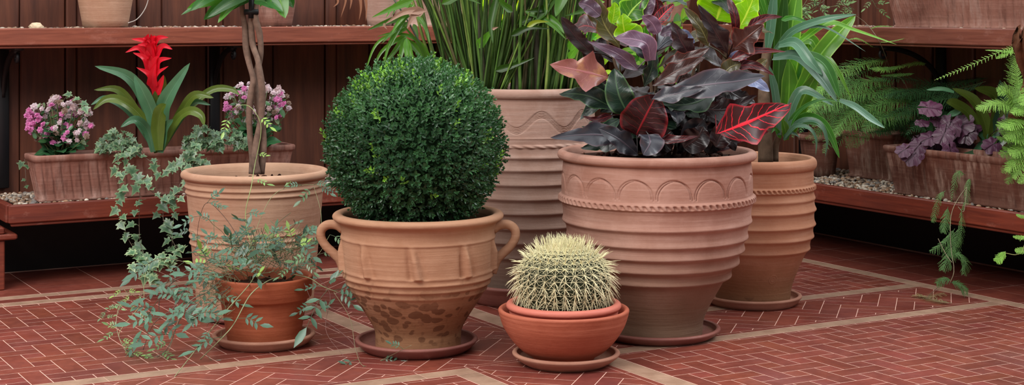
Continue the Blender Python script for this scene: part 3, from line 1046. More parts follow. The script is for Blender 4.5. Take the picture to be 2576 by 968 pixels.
# ---- boxwood ball
bx_c = np.array([cx1 - .010, cy1, .712]); BR = .298
t = thing('boxwood_ball', 'dense clipped dark green boxwood ball with lime new shoots in the two handled urn', 'topiary', (cx1, cy1, .42))
L_box = leafmat('boxwood_leaf', (1, 1, 1, 1), None, None, .30, .18, spec=.55)
mb = MB()
core = ICO[0]
for _ in range(1):
    pass
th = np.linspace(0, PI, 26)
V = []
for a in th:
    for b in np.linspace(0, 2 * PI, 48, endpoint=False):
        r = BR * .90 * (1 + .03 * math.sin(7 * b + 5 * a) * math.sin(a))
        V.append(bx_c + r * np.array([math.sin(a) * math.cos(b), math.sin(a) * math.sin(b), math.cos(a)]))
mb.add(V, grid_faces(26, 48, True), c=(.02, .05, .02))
mb.build('shade_core', plain('painted_core_shade', (.012, .03, .012, 1), .95, .5, 40, .004, .05), t)  # dark core sphere, stands in for the shade between the sprigs
mb = MB()
tube(mb, [(cx1, cy1, .40), (cx1 + .005, cy1, .50)], .014, 8, c=(1, 1, 1))
mb.build('stem', M['bark'], t)
leaf_t = np.array([(0, 0, 0), (-.21, .32, .06), (0, .36, -.03), (.21, .32, .06), (-.20, .66, .07), (0, .70, -.01), (.20, .66, .07), (0, 1.0, .03)])
leaf_f = [(0, 2, 1), (0, 3, 2), (1, 2, 5, 4), (2, 3, 6, 5), (4, 5, 7), (5, 6, 7)]
leaf_a = np.array([(0, 0, 0), (-1, .35, 0), (0, .4, 0), (1, .35, 0), (-1, .7, 0), (0, .7, 0), (1, .7, 0), (0, 1, 0)], float)
LV, LF, LA, LC = [], [], [], []
def sprig(mb, org, d, ln, nl, ls, col, spread=.9):
    d = nrm(d)
    s0 = nrm(np.cross(d, rvec()))
    s1 = np.cross(d, s0)
    for k in range(nl):
        q = k / max(1, nl - 1)
        o = org + d * ln * q
        e = s0 if (k % 2 == 0) else s1
        for sg in (1, -1):
            dd = nrm(d * (.55 + q * .9) + e * sg * spread + rvec() * .15)
            nv = nrm(d - dd * .3)
            s = ls * (1 - .35 * q * q) * rng.uniform(.85, 1.15)
            mb.add(put(leaf_t, o, dd, nv, s), leaf_f, a=leaf_a, c=col * rng.uniform(.75, 1.3))
    # terminal pair
    for sg in (1, -1):
        mb.add(put(leaf_t, org + d * ln, nrm(d + s0 * sg * .35), s0 * sg, ls * .55), leaf_f, a=leaf_a, c=col * 1.25)
mb = MB()
N = 2700
ga = PI * (3 - 5 ** .5)
lime_spots = [(985, 190), (1005, 200), (960, 215), (1020, 195), (1100, 180), (1170, 210), (1110, 235), (905, 262), (872, 292), (972, 285), (830, 330), (1145, 270), (1142, 310), (965, 385), (955, 420), (990, 425), (1035, 435), (1240, 415), (1210, 345), (940, 215), (950, 235), (925, 235), (1150, 220), (975, 205)]
lime_p = [P(a, b, cy1 - .0)[[0, 2]] for a, b in lime_spots]
g_dark = np.array([.032, .095, .042]); g_mid = np.array([.07, .18, .065]); g_lime = np.array([.22, .46, .06])
for i in range(N):
    z = 1 - 2 * (i + .5) / N
    if z < -.86:
        continue
    r = math.sqrt(1 - z * z); a = ga * i
    n = np.array([r * math.cos(a), r * math.sin(a), z])
    if n[1] > .45 and rng.random() < .5:
        continue
    bump_ = .012 * math.sin(6 * a + 3 * z) * r
    o = bx_c + n * (BR * (rng.uniform(.885, .955) if rng.random() < .93 else rng.uniform(.96, .995)) + bump_)
    d = nrm(n * 1.0 + UP * .45 + rng.normal(size=3) * .28)
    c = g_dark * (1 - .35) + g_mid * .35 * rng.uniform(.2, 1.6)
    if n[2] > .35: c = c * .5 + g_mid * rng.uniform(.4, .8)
    near = min((math.hypot(o[0] - q[0], o[2] - q[1]) for q in lime_p)) if n[1] < .3 else 1
    if near < .010 or (n[2] > .78 and rng.random() < .05) or rng.random() < .006:
        sprig(mb, o, nrm(n + UP * .6 + rng.normal(size=3) * .2), .042, 4, .019, g_lime * rng.uniform(.7, 1.2))
    else:
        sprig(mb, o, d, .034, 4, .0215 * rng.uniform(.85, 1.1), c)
for (a, b, hgt) in ((993, 185, .06), (1005, 180, .05), (1100, 190, .05), (1165, 222, .045), (830, 345, .04), (870, 300, .03), (952, 205, .04), (1160, 212, .045), (906, 218, .03), (1245, 400, .04)):
    o = P(a, b, cy1 - .06); o[2] -= hgt * .7
    sprig(mb, o, UP + rng.normal(size=3) * .15 + np.array([(a - 1045) / 400, 0, 0]), hgt + .015, 5, .026, g_lime)
mb.build('foliage', L_box, t)

# ---- barrel cactus
t = thing('barrel_cactus', 'round barrel cactus covered in long pale yellow spines', 'cactus', (cx2, cy2, .19))
RX, RZ, ZC = .150, .116, .274
K = 28
mb = MB()
th = np.linspace(0, 2 * PI, K * 8, endpoint=False)
lat = np.linspace(-.95, PI / 2, 30)
V = []
def cact(a, la):
    rib = .5 + .5 * np.cos(a * K)
    r = RX * math.cos(la) ** .68 if math.cos(la) > 0 else 0
    r = r * (.93 + .10 * rib)
    z = ZC + RZ * math.sin(la) * (1 + .02 * rib) - .006 * math.exp(-((PI / 2 - la) / .2) ** 2)
    return r, z
for la in lat:
    r, z = cact(th, la)
    V.append(np.stack([cx2 + r * np.sin(th), cy2 - r * np.cos(th), z if np.ndim(z) else np.full(len(th), z)], 1))
mb.add(np.concatenate(V), grid_faces(30, len(th), True))
mb.build('stem', plain('cactus_skin', srgb(46, 54, 30), .7, .4, 40, .002), t)
mb = MB(); mw = MB()
def q_alt(j):
    return j % 2
def spine(mbx, o, d, ln, bend, c, r0=.0011):
    pts = [o, o + d * ln * .5 + bend * ln * .10, o + d * ln + bend * ln * .34]
    tube(mbx, smooth_path(pts, 4), np.array([r0, r0 * .85, r0 * .6, r0 * .12]), 3, c=c, cap=False)
for k in range(K):
    a = 2 * PI * (k + .0) / K
    for j, la in enumerate(np.linspace(-.72, PI / 2 - .08, 13)):
        if a_back := (math.cos(a) < -.5 and la < .6):
            if j % 2: continue
        r, z = cact(np.array([a]), la)
        r = float(r[0]); z = float(np.ravel(z)[0])
        o = np.array([cx2 + r * math.sin(a), cy2 - r * math.cos(a), z])
        n = nrm(np.array([math.sin(a) * math.cos(la) / RX, -math.cos(a) * math.cos(la) / RX, math.sin(la) / RZ]))
        s = nrm(np.cross(UP, n)) if abs(n[2]) < .98 else np.array([1, 0, 0.])
        u = np.cross(n, s)
        top = la > 1.0
        tone = np.array([.88, .80, .50]) if la < .55 else np.array([.92, .86, .52])
        # central spines, pointing out and down
        for q in range((2 if q_alt(j) else 3) if not top else 4):
            d = nrm(n * (.62 if not top else 1.0) - u * rng.uniform(.2, 1.0) * max(0, min(1, 1.1 - la * 1.2)) + (UP * .35 if la > .6 else 0) + s * rng.uniform(-.55, .55) + rvec() * .12)
            spine(mb, o, d, rng.uniform(.034, .052), -u if not top else s * rng.uniform(-1, 1), tone * rng.uniform(.85, 1.12), .00155)
        for q in range(8 if la < .5 else 12):
            an = 2 * PI * q / (8 if la < .5 else 12) + rng.uniform(-.2, .2)
            d = nrm(n * rng.uniform(.3, .6) + (s * math.cos(an) * 1.2 + u * math.sin(an)) * rng.uniform(.8, 1.1))
            spine(mb, o, d, rng.uniform(.022, .034), n * -.6, tone * rng.uniform(.75, 1.1), .00105)
M['spine'] = plain('pale_spine', (1, 1, 1, 1), .5, .15, 60, .0003, .4, True)
tag(mb.build('spines', M['spine'], t), kind='stuff')
mb = MB()
for k in range(240):
    q = .125 * math.sqrt(rng.random()); a = rng.uniform(0, 2 * PI)
    o = np.array([cx2 + q * math.cos(a), cy2 + q * math.sin(a), ZC + RZ * math.sqrt(max(0, 1 - (q / RX) ** 3)) - .016])
    spine(mb, o, nrm(UP * .55 + rvec() * .75 + np.array([math.cos(a), math.sin(a), 0]) * q * 9), rng.uniform(.014, .022), rvec(), np.array([.90, .84, .54]) * rng.uniform(.8, 1.1), .0011)
tag(mb.build('crown_spines', M['spine'], t), kind='stuff')

# ---- braided tree
t = thing('braided_tree', 'small tree with three braided grey brown trunks in the tall pale pot', 'tree', (cx3, cy3, .51))
def pth(l, Y, n=30):
    return smooth_path([P(a, b, Y + (c if c is not None else 0)) for a, b, c in l], n)
stems = [
    [(634, 437, 0), (636, 400, 0), (630, 350, -.01), (627, 290, -.02), (632, 235, -.02), (637, 200, -.02), (627, 160, -.01), (619, 120, .0), (616, 70, 0), (608, 0, 0), (606, -150, 0)],
    [(648, 437, -.02), (641, 400, -.025), (646, 350, -.02), (656, 300, -.02), (660, 240, -.03), (655, 190, -.04), (648, 150, -.03), (636, 112, .0), (631, 60, .01), (634, 0, .01), (622, -60, 0), (620, -150, 0)],
    [(657, 437, .015), (662, 370, .01), (659, 310, .015), (645, 250, .02), (641, 205, .02), (650, 165, .02), (656, 130, .01), (653, 85, -.0), (642, 45, -.01), (645, 0, 0), (652, -60, 0), (640, -150, 0)],
]
for l in stems:
    mb = MB()
    pts = pth(l, cy3, 60)
    r = .0135 - .002 * np.linspace(0, 1, 60) + .0012 * np.sin(np.linspace(0, 20, 60))
    tube(mb, pts, r, 10)
    mb.build('trunk', M['bark'], t)
mb = MB()
tube(mb, [P(615, 30, cy3 - .02), P(650, 30, cy3 - .02)], .011, 8, c=(.15, .15, .15))
tube(mb, [P(632, 46, cy3 - .02), P(632, -12, cy3 - .02)], .010, 8, c=(.15, .15, .15))
mb.build('tie', M['black'], t)
L_green = leafmat('glossy_green_leaf', (.045, .17, .035, 1), (.12, .28, .08, 1), None, .3, .35, (1.6, 2.0, .5, 1), tint=True)
tree_leaves = [((600, -10), (470, 22), 34), ((560, -5), (455, 38), 16), ((640, -20), (520, 45), 30), ((590, 5), (512, 50), 34), ((605, 0), (548, 58), 26), ((630, -5), (575, 28), 26),
               ((640, 0), (690, 22), 34), ((655, -5), (712, 30), 30), ((690, -30), (718, 46), 46), ((700, -40), (738, 20), 40), ((620, -30), (500, 5), 30), ((640, -25), (655, 10), 20), ((665, -10), (655, 18), 14), ((600, 0), (565, 22), 20), ((560, -20), (478, 28), 30)]
for i, (a, b, w) in enumerate(tree_leaves):
    dy = rng.uniform(-.10, .06)
    A, B = P(a[0], a[1], cy3 + dy), P(b[0], b[1], cy3 + dy - .05)
    mid = (A + B) / 2 + np.array([0, 0, .012])
    mb = MB()
    tn = (1, 1, 1) if i % 4 else (2.2, 1.9, 1)
    blade(mb, [A, mid, B], w / F * cy3, nrm(np.array([rng.uniform(-.3, .3), -1, rng.uniform(.1, .7)])), 10, .2, ovate, c=np.array(tn) * rng.uniform(.7, 1.2))
    mb.build('leaf', L_green, t)
mb = MB()
for k in range(150):      # the crown above the frame
    o = np.array([P(632, 0, cy3)[0], cy3, 1.42]) + rvec() * np.array([.26, .26, .16]) * rng.uniform(.5, 1)
    d = nrm(rvec() + np.array([0, 0, -.3]))
    blade(mb, [o, o + d * .04 + UP * .004, o + d * .085], .045, UP * .6 + CAMV, 6, .2, ovate, c=np.array([1, 1, 1]) * rng.uniform(.6, 1.4), nx=2)
mb.build('crown', L_green, t)
mb = MB()
for k in range(14):
    o = np.array([P(632, -120, cy3)[0], cy3, 1.36]); e = o + rvec() * np.array([.2, .2, .1]) + UP * .08
    tube(mb, [o, (o + e) / 2 + rvec() * .02, e], [.006, .004, .002], 5)
mb.build('twigs', M['bark'], t)

# ---- croton
CR = {}
def crot(name, base, vein, edge=None, side=.6, trans=.12, tcol=(1.4, 1.1, .9, 1), rough=.32, blotch=None, back=None, veinw=.05, sidew=.07):
    CR[name] = leafmat('croton_' + name, srgb(*base), srgb(*vein) if vein else None, srgb(*edge) if edge else None, rough, trans, tcol, veinw, side, True, .55, 9, srgb(*blotch) if blotch else None, srgb(*back) if back else None, sidew=sidew)
crot('maroon', (42, 20, 24), (70, 34, 38), (60, 28, 30), .3)
crot('slate', (52, 54, 62), (84, 74, 84), (80, 64, 72), .15, .03)
crot('dark_green', (28, 50, 38), (66, 96, 66), (76, 110, 70), .25, .1)
crot('olive', (84, 78, 46), (140, 132, 80), (122, 84, 52), .4, .2)
crot('lime', (138, 196, 22), (208, 232, 80), (196, 236, 60), .35, .45, (1.3, 1.5, .4, 1))
crot('green', (62, 112, 34), (170, 206, 90), (150, 196, 70), .4, .35, (1.3, 1.6, .5, 1))
crot('red_vein', (52, 10, 16), (228, 34, 56), (150, 24, 40), .95, .06, rough=.45, veinw=.06, sidew=.085)
crot('red_vein_dark', (44, 12, 18), (150, 30, 42), (120, 26, 34), .6, .06, veinw=.035, sidew=.04)
crot('dark_red', (70, 16, 24), (160, 42, 48), (140, 42, 42), .5, .12)
crot('pink', (134, 82, 76), (160, 100, 100), (140, 86, 84), .3, .15, blotch=(158, 112, 78))
crot('lilac', (96, 72, 92), (134, 104, 124), (136, 102, 120), .35, .05)
crot('brown', (66, 34, 29), (104, 58, 48), (122, 52, 44), .35, .15)
crot('blue', (112, 124, 160), (160, 168, 200), (140, 146, 176), .4, .02)
t = thing('croton', 'bushy croton with lobed maroon, slate, lime and red veined leaves', 'plant', (cx5, cy5, .62))
Yc = cy5
cbase = np.array([cx5, cy5, .62])
# stems
heads = []
for k, (bx_, tx, tz, ty) in enumerate([(1600, 1560, 200, -.05), (1625, 1520, 80, .05), (1650, 1650, 130, -.1), (1665, 1640, 20, .08), (1690, 1760, 120, -.03), (1720, 1830, 150, -.1), (1740, 1850, 60, .05), (1705, 1800, 260, -.12), (1640, 1590, 300, -.14), (1610, 1540, 300, .02), (1725, 1780, 0, .1), (1680, 1700, 220, -.15)]):
    b = P(bx_, 385, Yc + rng.uniform(-.08, .08)); b[2] = .615
    e = P(tx, tz, Yc + ty)
    mb = MB()
    pts = smooth_path([b, b * .6 + e * .4 + np.array([0, 0, .02]), e], 14)
    tube(mb, pts, np.linspace(.009, .005, 14), 7)
    mb.build('stem', M['bark_dark'], t)
    heads.append((b, e))
def cleaf(path, w, mat, dy=0.0, nv=None, kind='lobed', seed=1, wave=.075, fold=.22, tone=1.0, n=22):
    """path of (px, py[, extra depth])"""
    pts = []
    for q in path:
        pts.append(P(q[0], q[1], Yc + dy + (q[2] if len(q) > 2 else 0)))
    mb = MB()
    wp = lobed(seed) if kind == 'lobed' else {'ovate': ovate, 'lance': lance, 'strap': strap}[kind]
    if nv is None:
        nv = nrm(np.array([rng.uniform(-.25, .25), -1, rng.uniform(.1, .5)]))
    blade(mb, pts, w / F * Yc * 1.08, nv, n, fold, wp, wave=wave, nx=8, seed=seed, c=np.array([1, 1, 1.0]) * tone * rng.uniform(.9, 1.1))
    # stalk from the base of the leaf towards the nearest stem head
    b = pts[0]; best = None
    for (s0, s1) in heads:
        for q in (.35, .5, .65, .8, 1.0):
            c_ = s0 * (1 - q) + s1 * q
            dd = np.linalg.norm(c_ - b)
            if best is None or dd < best[0]: best = (dd, c_)
    if best[0] > .012:
        tube(mb, smooth_path([best[1], (best[1] + b) / 2 + np.array([0, 0, .008]), b + (pts[1] - b) * .06], 6), np.linspace(.0028, .002, 6), 5, c=np.array([.9, .9, .7]) * tone)
    return mb.build('leaf', CR[mat], t)
hero = [
    ([(1532, 196, 0), (1460, 178, -.03), (1383, 162, -.04)], 92, 'pink', -.16, 'lobed', 3, 1.15),
    ([(1556, 278, 0), (1475, 240, -.03), (1406, 236, -.05)], 56, 'dark_green', -.14, 'lobed', 12, .8),
    ([(1580, 350, 0), (1490, 338, -.05), (1384, 346, -.08)], 62, 'slate', -.18, 'lobed', 5, .9),
    ([(1606, 390, 0), (1560, 352, -.04), (1505, 322, -.05)], 62, 'slate', -.21, 'lobed', 6, .72),
    ([(1578, 285, 0), (1556, 235, -.02), (1545, 172, 0)], 64, 'dark_green', -.17, 'ovate', 7, 1.1),
    ([(1600, 340, 0), (1625, 290, -.04), (1652, 238, -.05)], 108, 'red_vein_dark', -.26, 'ovate', 8, 1.0),
    ([(1632, 338, 0), (1635, 360, -.03), (1618, 390, -.05)], 60, 'slate', -.30, 'ovate', 9, 1.2),
    ([(1645, 236, 0), (1760, 215, -.05), (1850, 205, -.06), (1926, 192, -.04)], 74, 'slate', -.28, 'lobed', 10, 1.15),
    ([(1640, 250, 0), (1700, 236, -.02), (1775, 218, -.03)], 44, 'slate', -.32, 'lobed', 30, .95),
    ([(1800, 235, 0), (1735, 262, -.03), (1660, 262, -.03)], 62, 'dark_green', -.24, 'lobed', 11, .9),
    ([(1800, 338, 0), (1855, 318, -.04), (1920, 290, -.06), (1991, 258, -.06)], 104, 'red_vein', -.30, 'lobed', 21, 1.25),
    ([(1850, 330, 0), (1890, 340, -.02), (1934, 330, -.03)], 44, 'red_vein', -.29, 'lance', 14, 1.0),
    ([(1636, 152, 0), (1628, 112, -.02), (1590, 98, -.03), (1547, 96, -.03)], 40, 'lilac', -.27, 'strap', 15, 1.1),
    ([(1605, 176, 0), (1560, 140, -.02), (1520, 120, -.03), (1478, 104, -.02)], 34, 'lilac', -.22, 'lance', 16, .8),
    ([(1490, 135, 0), (1450, 95, 0), (1412, 42, 0)], 34, 'maroon', -.05, 'strap', 17, .6),
    ([(1560, 120, 0), (1520, 60, 0), (1500, -10, 0)], 54, 'olive', -.1, 'lobed', 18, 1.0),
    ([(1568, 60, 0), (1595, 20, 0), (1635, -15, 0)], 70, 'green', -.12, 'lobed', 19, 1.2),
    ([(1578, 40, 0), (1570, 0, 0), (1575, -50, 0)], 60, 'green', -.05, 'ovate', 20, 1.1),
    ([(1576, 98, 0), (1568, 65, -.02), (1566, 33, -.02)], 62, 'lime', -.22, 'lobed', 22, 1.0),
    ([(1590, 92, 0), (1600, 80, -.01), (1612, 98, -.02)], 34, 'lime', -.21, 'ovate', 23, 1.0),
    ([(1540, 60, 0), (1545, 30, 0), (1546, 5, 0)], 28, 'lime', -.16, 'ovate', 24, .9),
    ([(1655, 85, 0), (1640, 58, -.01), (1615, 40, -.02)], 34, 'lilac', -.2, 'ovate', 25, 1.2),
    ([(1648, 60, 0), (1670, 35, 0), (1696, 10, 0)], 30, 'red_vein', -.16, 'ovate', 26, 1.0),
    ([(1592, 66, 0), (1600, 40, 0), (1602, 15, 0)], 34, 'dark_red', -.10, 'ovate', 27, .8),
    ([(1618, 48, 0), (1630, 10, 0), (1642, -30, 0)], 34, 'lilac', -.12, 'ovate', 28, .7),
    ([(1640, 46, 0), (1655, 20, 0), (1650, -5, 0)], 30, 'dark_red', -.08, 'ovate', 29, .8),
    ([(1740, 150, 0), (1715, 105, -.02), (1692, 52, -.02)], 54, 'maroon', -.18, 'lobed', 31, .9),
    ([(1785, 118, 0), (1762, 70, -.01), (1718, 18, 0)], 44, 'olive', -.12, 'lobed', 32, .8),
    ([(1830, 135, 0), (1800, 80, -.02), (1756, 10, -.02)], 52, 'maroon', -.17, 'lobed', 33, .55),
    ([(1802, 52, 0), (1815, 10, 0), (1828, -40, 0)], 116, 'lime', .02, 'ovate', 34, 1.0),
    ([(1858, 72, 0), (1882, 28, 0), (1905, -30, 0)], 84, 'lime', -.04, 'lobed', 35, 1.1),
    ([(1852, 95, 0), (1848, 40, -.02), (1830, -10, 0)], 20, 'dark_red', -.2, 'strap', 36, .6),
    ([(1846, 122, 0), (1875, 98, -.02), (1920, 62, -.03)], 78, 'brown', -.22, 'lobed', 37, 1.0),
    ([(1880, 70, 0), (1925, 45, 0), (1968, 42, 0)], 24, 'dark_red', -.1, 'lance', 38, .8),
    ([(1838, 150, 0), (1900, 128, -.02), (1978, 130, -.03)], 24, 'dark_red', -.2, 'lance', 39, 1.0),
    ([(1836, 160, 0), (1858, 145, 0), (1878, 152, 0)], 34, 'blue', -.14, 'ovate', 40, .9),
    ([(1850, 165, 0), (1900, 165, -.02), (1948, 190, -.02)], 26, 'dark_red', -.18, 'lance', 41, .8),
    ([(1862, 200, 0), (1900, 206, -.02), (1936, 230, -.02)], 30, 'blue', -.2, 'ovate', 42, .95),
    ([(1900, 175, 0), (1915, 160, 0), (1930, 148, 0)], 24, 'olive', -.1, 'ovate', 43, 1.2),
    ([(1820, 185, 0), (1840, 168, 0), (1864, 160, 0)], 40, 'olive', -.2, 'ovate', 44, .8),
    ([(1670, 160, 0), (1720, 150, -.02), (1785, 120, -.03)], 44, 'brown', -.22, 'lobed', 45, .9),
    ([(1640, 215, 0), (1700, 180, -.02), (1775, 145, -.03)], 46, 'brown', -.25, 'lobed', 46, .7),
    ([(1720, 110, 0), (1690, 80, 0), (1660, 88, 0)], 34, 'lilac', -.14, 'ovate', 47, .8),
    ([(1700, 95, 0), (1720, 90, 0), (1748, 108, 0)], 30, 'blue', -.1, 'ovate', 48, .8),
    ([(1480, 10, 0), (1500, 50, 0), (1530, 95, 0)], 36, 'olive', -.05, 'lance', 49, .9),
    ([(1510, 40, 0), (1480, 15, 0), (1455, 8, 0)], 36, 'lilac', -.12, 'ovate', 50, .7),
    ([(1560, 268, 0), (1520, 230, 0), (1470, 205, 0)], 44, 'dark_green', -.10, 'lobed', 51, .8),
    ([(1560, 300, 0), (1510, 325, -.02), (1462, 318, -.02)], 26, 'dark_green', -.16, 'lance', 52, .9),
    ([(1540, 290, 0), (1500, 300, -.02), (1465, 292, -.02)], 18, 'dark_red', -.14, 'lance', 53, .6),
    ([(1720, 372, 0), (1755, 345, -.02), (1770, 318, -.02)], 60, 'maroon', -.22, 'ovate', 54, .4),
    ([(1660, 350, 0), (1710, 350, -.03), (1756, 342, -.03)], 22, 'dark_red', -.27, 'lance', 55, .7),
    ([(1800, 370, 0), (1820, 335, 0), (1850, 318, 0)], 50, 'maroon', -.2, 'ovate', 56, .8),
    ([(1590, 260, 0), (1650, 285, -.01), (1665, 305, 0)], 40, 'olive', -.12, 'ovate', 57, 1.3),
    ([(1740, 300, 0), (1760, 260, 0), (1830, 250, 0)], 64, 'maroon', -.12, 'lobed', 58, .5),
    ([(1755, 270, 0), (1830, 275, -.02), (1905, 240, -.02)], 56, 'maroon', -.18, 'lobed', 59, .6),
    ([(1620, 220, 0), (1640, 170, 0), (1645, 110, 0)], 36, 'dark_green', -.16, 'lobed', 60, .7),
    ([(1530, 215, 0), (1490, 150, 0), (1450, 90, 0)], 50, 'maroon', .0, 'lobed', 61, .5),
]
hero += [
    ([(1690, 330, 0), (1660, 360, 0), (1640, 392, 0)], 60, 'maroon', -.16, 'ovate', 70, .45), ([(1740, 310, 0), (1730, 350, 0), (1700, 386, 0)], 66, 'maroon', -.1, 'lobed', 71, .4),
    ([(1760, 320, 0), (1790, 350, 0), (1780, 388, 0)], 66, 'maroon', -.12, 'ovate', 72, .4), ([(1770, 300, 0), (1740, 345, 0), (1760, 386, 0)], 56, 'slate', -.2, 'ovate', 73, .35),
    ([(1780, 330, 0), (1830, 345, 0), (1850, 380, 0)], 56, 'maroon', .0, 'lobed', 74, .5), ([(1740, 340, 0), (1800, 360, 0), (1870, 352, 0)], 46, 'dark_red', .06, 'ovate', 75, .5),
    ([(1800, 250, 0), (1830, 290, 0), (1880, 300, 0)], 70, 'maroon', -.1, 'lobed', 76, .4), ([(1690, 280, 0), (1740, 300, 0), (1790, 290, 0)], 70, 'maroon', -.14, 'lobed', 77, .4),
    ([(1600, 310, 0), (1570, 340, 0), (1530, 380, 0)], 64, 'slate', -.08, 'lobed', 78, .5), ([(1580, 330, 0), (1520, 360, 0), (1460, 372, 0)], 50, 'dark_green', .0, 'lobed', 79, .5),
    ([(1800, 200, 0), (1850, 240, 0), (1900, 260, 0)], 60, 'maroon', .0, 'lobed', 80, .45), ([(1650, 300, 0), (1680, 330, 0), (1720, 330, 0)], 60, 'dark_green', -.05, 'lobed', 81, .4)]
hr = rng
for i, h_ in enumerate(hero):
    path, w, mat, dy, kd, sd, tone = h_
    cleaf(path, w, mat, dy, None, kd, sd, tone=tone)
# dry curled tip
fill_m = ['maroon', 'maroon', 'brown', 'dark_green', 'dark_green', 'slate', 'olive', 'dark_red', 'maroon']
for k in range(62):
    s0, s1 = heads[k % len(heads)]
    q = .22 + .78 * ((k * 7) % 11) / 10
    b = s0 * (1 - q) + s1 * q
    a = rng.uniform(0, 2 * PI)
    d = nrm(np.array([math.cos(a), math.sin(a) * .8, rng.uniform(-.15, .75)]))
    ln = rng.uniform(.13, .20)
    p1 = b + d * ln * .55 + UP * .015
    p2 = b + d * ln - UP * rng.uniform(0, .05)
    if p2[2] < .70: p2[2] = .70 + rng.uniform(0, .04)
    def tpx(p): return (p[0] / p[1] * F + 1288, HY - (p[2] - H) / p[1] * F, p[1] - Yc)
    pa = [tpx(b), tpx(p1), tpx(p2)]
    cleaf(pa, rng.uniform(44, 66), fill_m[k % len(fill_m)], 0, nrm(UP * .7 + CAMV * .6 + rvec() * .3), 'lobed', 100 + k, tone=rng.uniform(.4, .85), n=16)

for k in range(46):      # dark filler leaves low down, over the soil and the rim
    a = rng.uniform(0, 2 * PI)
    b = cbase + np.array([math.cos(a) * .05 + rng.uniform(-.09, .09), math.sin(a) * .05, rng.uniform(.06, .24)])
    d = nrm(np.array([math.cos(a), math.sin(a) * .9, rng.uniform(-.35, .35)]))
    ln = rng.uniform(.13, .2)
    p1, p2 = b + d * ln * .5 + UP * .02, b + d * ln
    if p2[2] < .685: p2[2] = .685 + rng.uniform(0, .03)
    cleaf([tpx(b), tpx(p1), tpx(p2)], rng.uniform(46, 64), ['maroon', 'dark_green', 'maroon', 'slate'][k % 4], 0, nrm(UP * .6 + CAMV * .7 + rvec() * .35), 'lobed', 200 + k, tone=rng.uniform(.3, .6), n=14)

# ---- dragon tree with strap leaves in the smaller jar
t = thing('dragon_tree', 'plant with thick pale trunk and long arching green strap leaves right of the croton', 'plant', (cx6, cy6, .54))
Yd = cy6
mb = MB()
pts = smooth_path([P(1926, 408, Yd), P(1925, 330, Yd), P(1922, 250, Yd), P(1925, 170, Yd + .03), P(1935, 90, Yd + .05), P(1945, 20, Yd + .05)], 30)
tube(mb, pts, np.interp(np.linspace(0, 1, 30), [0, .3, .55, 1], [.031, .027, .022, .016]), 14)
mb.build('trunk', M['bark_dark'], t)
mb = MB()
pts = smooth_path([P(1950, 406, Yd + .03), P(1951, 370, Yd + .03), P(1958, 345, Yd + .02), P(1965, 325, Yd)], 12)
tube(mb, pts, np.linspace(.014, .013, 12), 10)
mb.build('side_shoot', M['bark_dark'], t)
L_ds = leafmat('strap_leaf', (.07, .23, .035, 1), (.17, .42, .10, 1), (.20, .42, .10, 1), .3, .35, (1.5, 1.9, .5, 1), veinw=.06, side=0)
L_dg = leafmat('blue_green_strap_leaf', (.07, .17, .10, 1), (.13, .25, .17, 1), (.12, .24, .15, 1), .3, .12, (1.4, 1.7, .9, 1), veinw=.06)
CRN = (1945, 170)
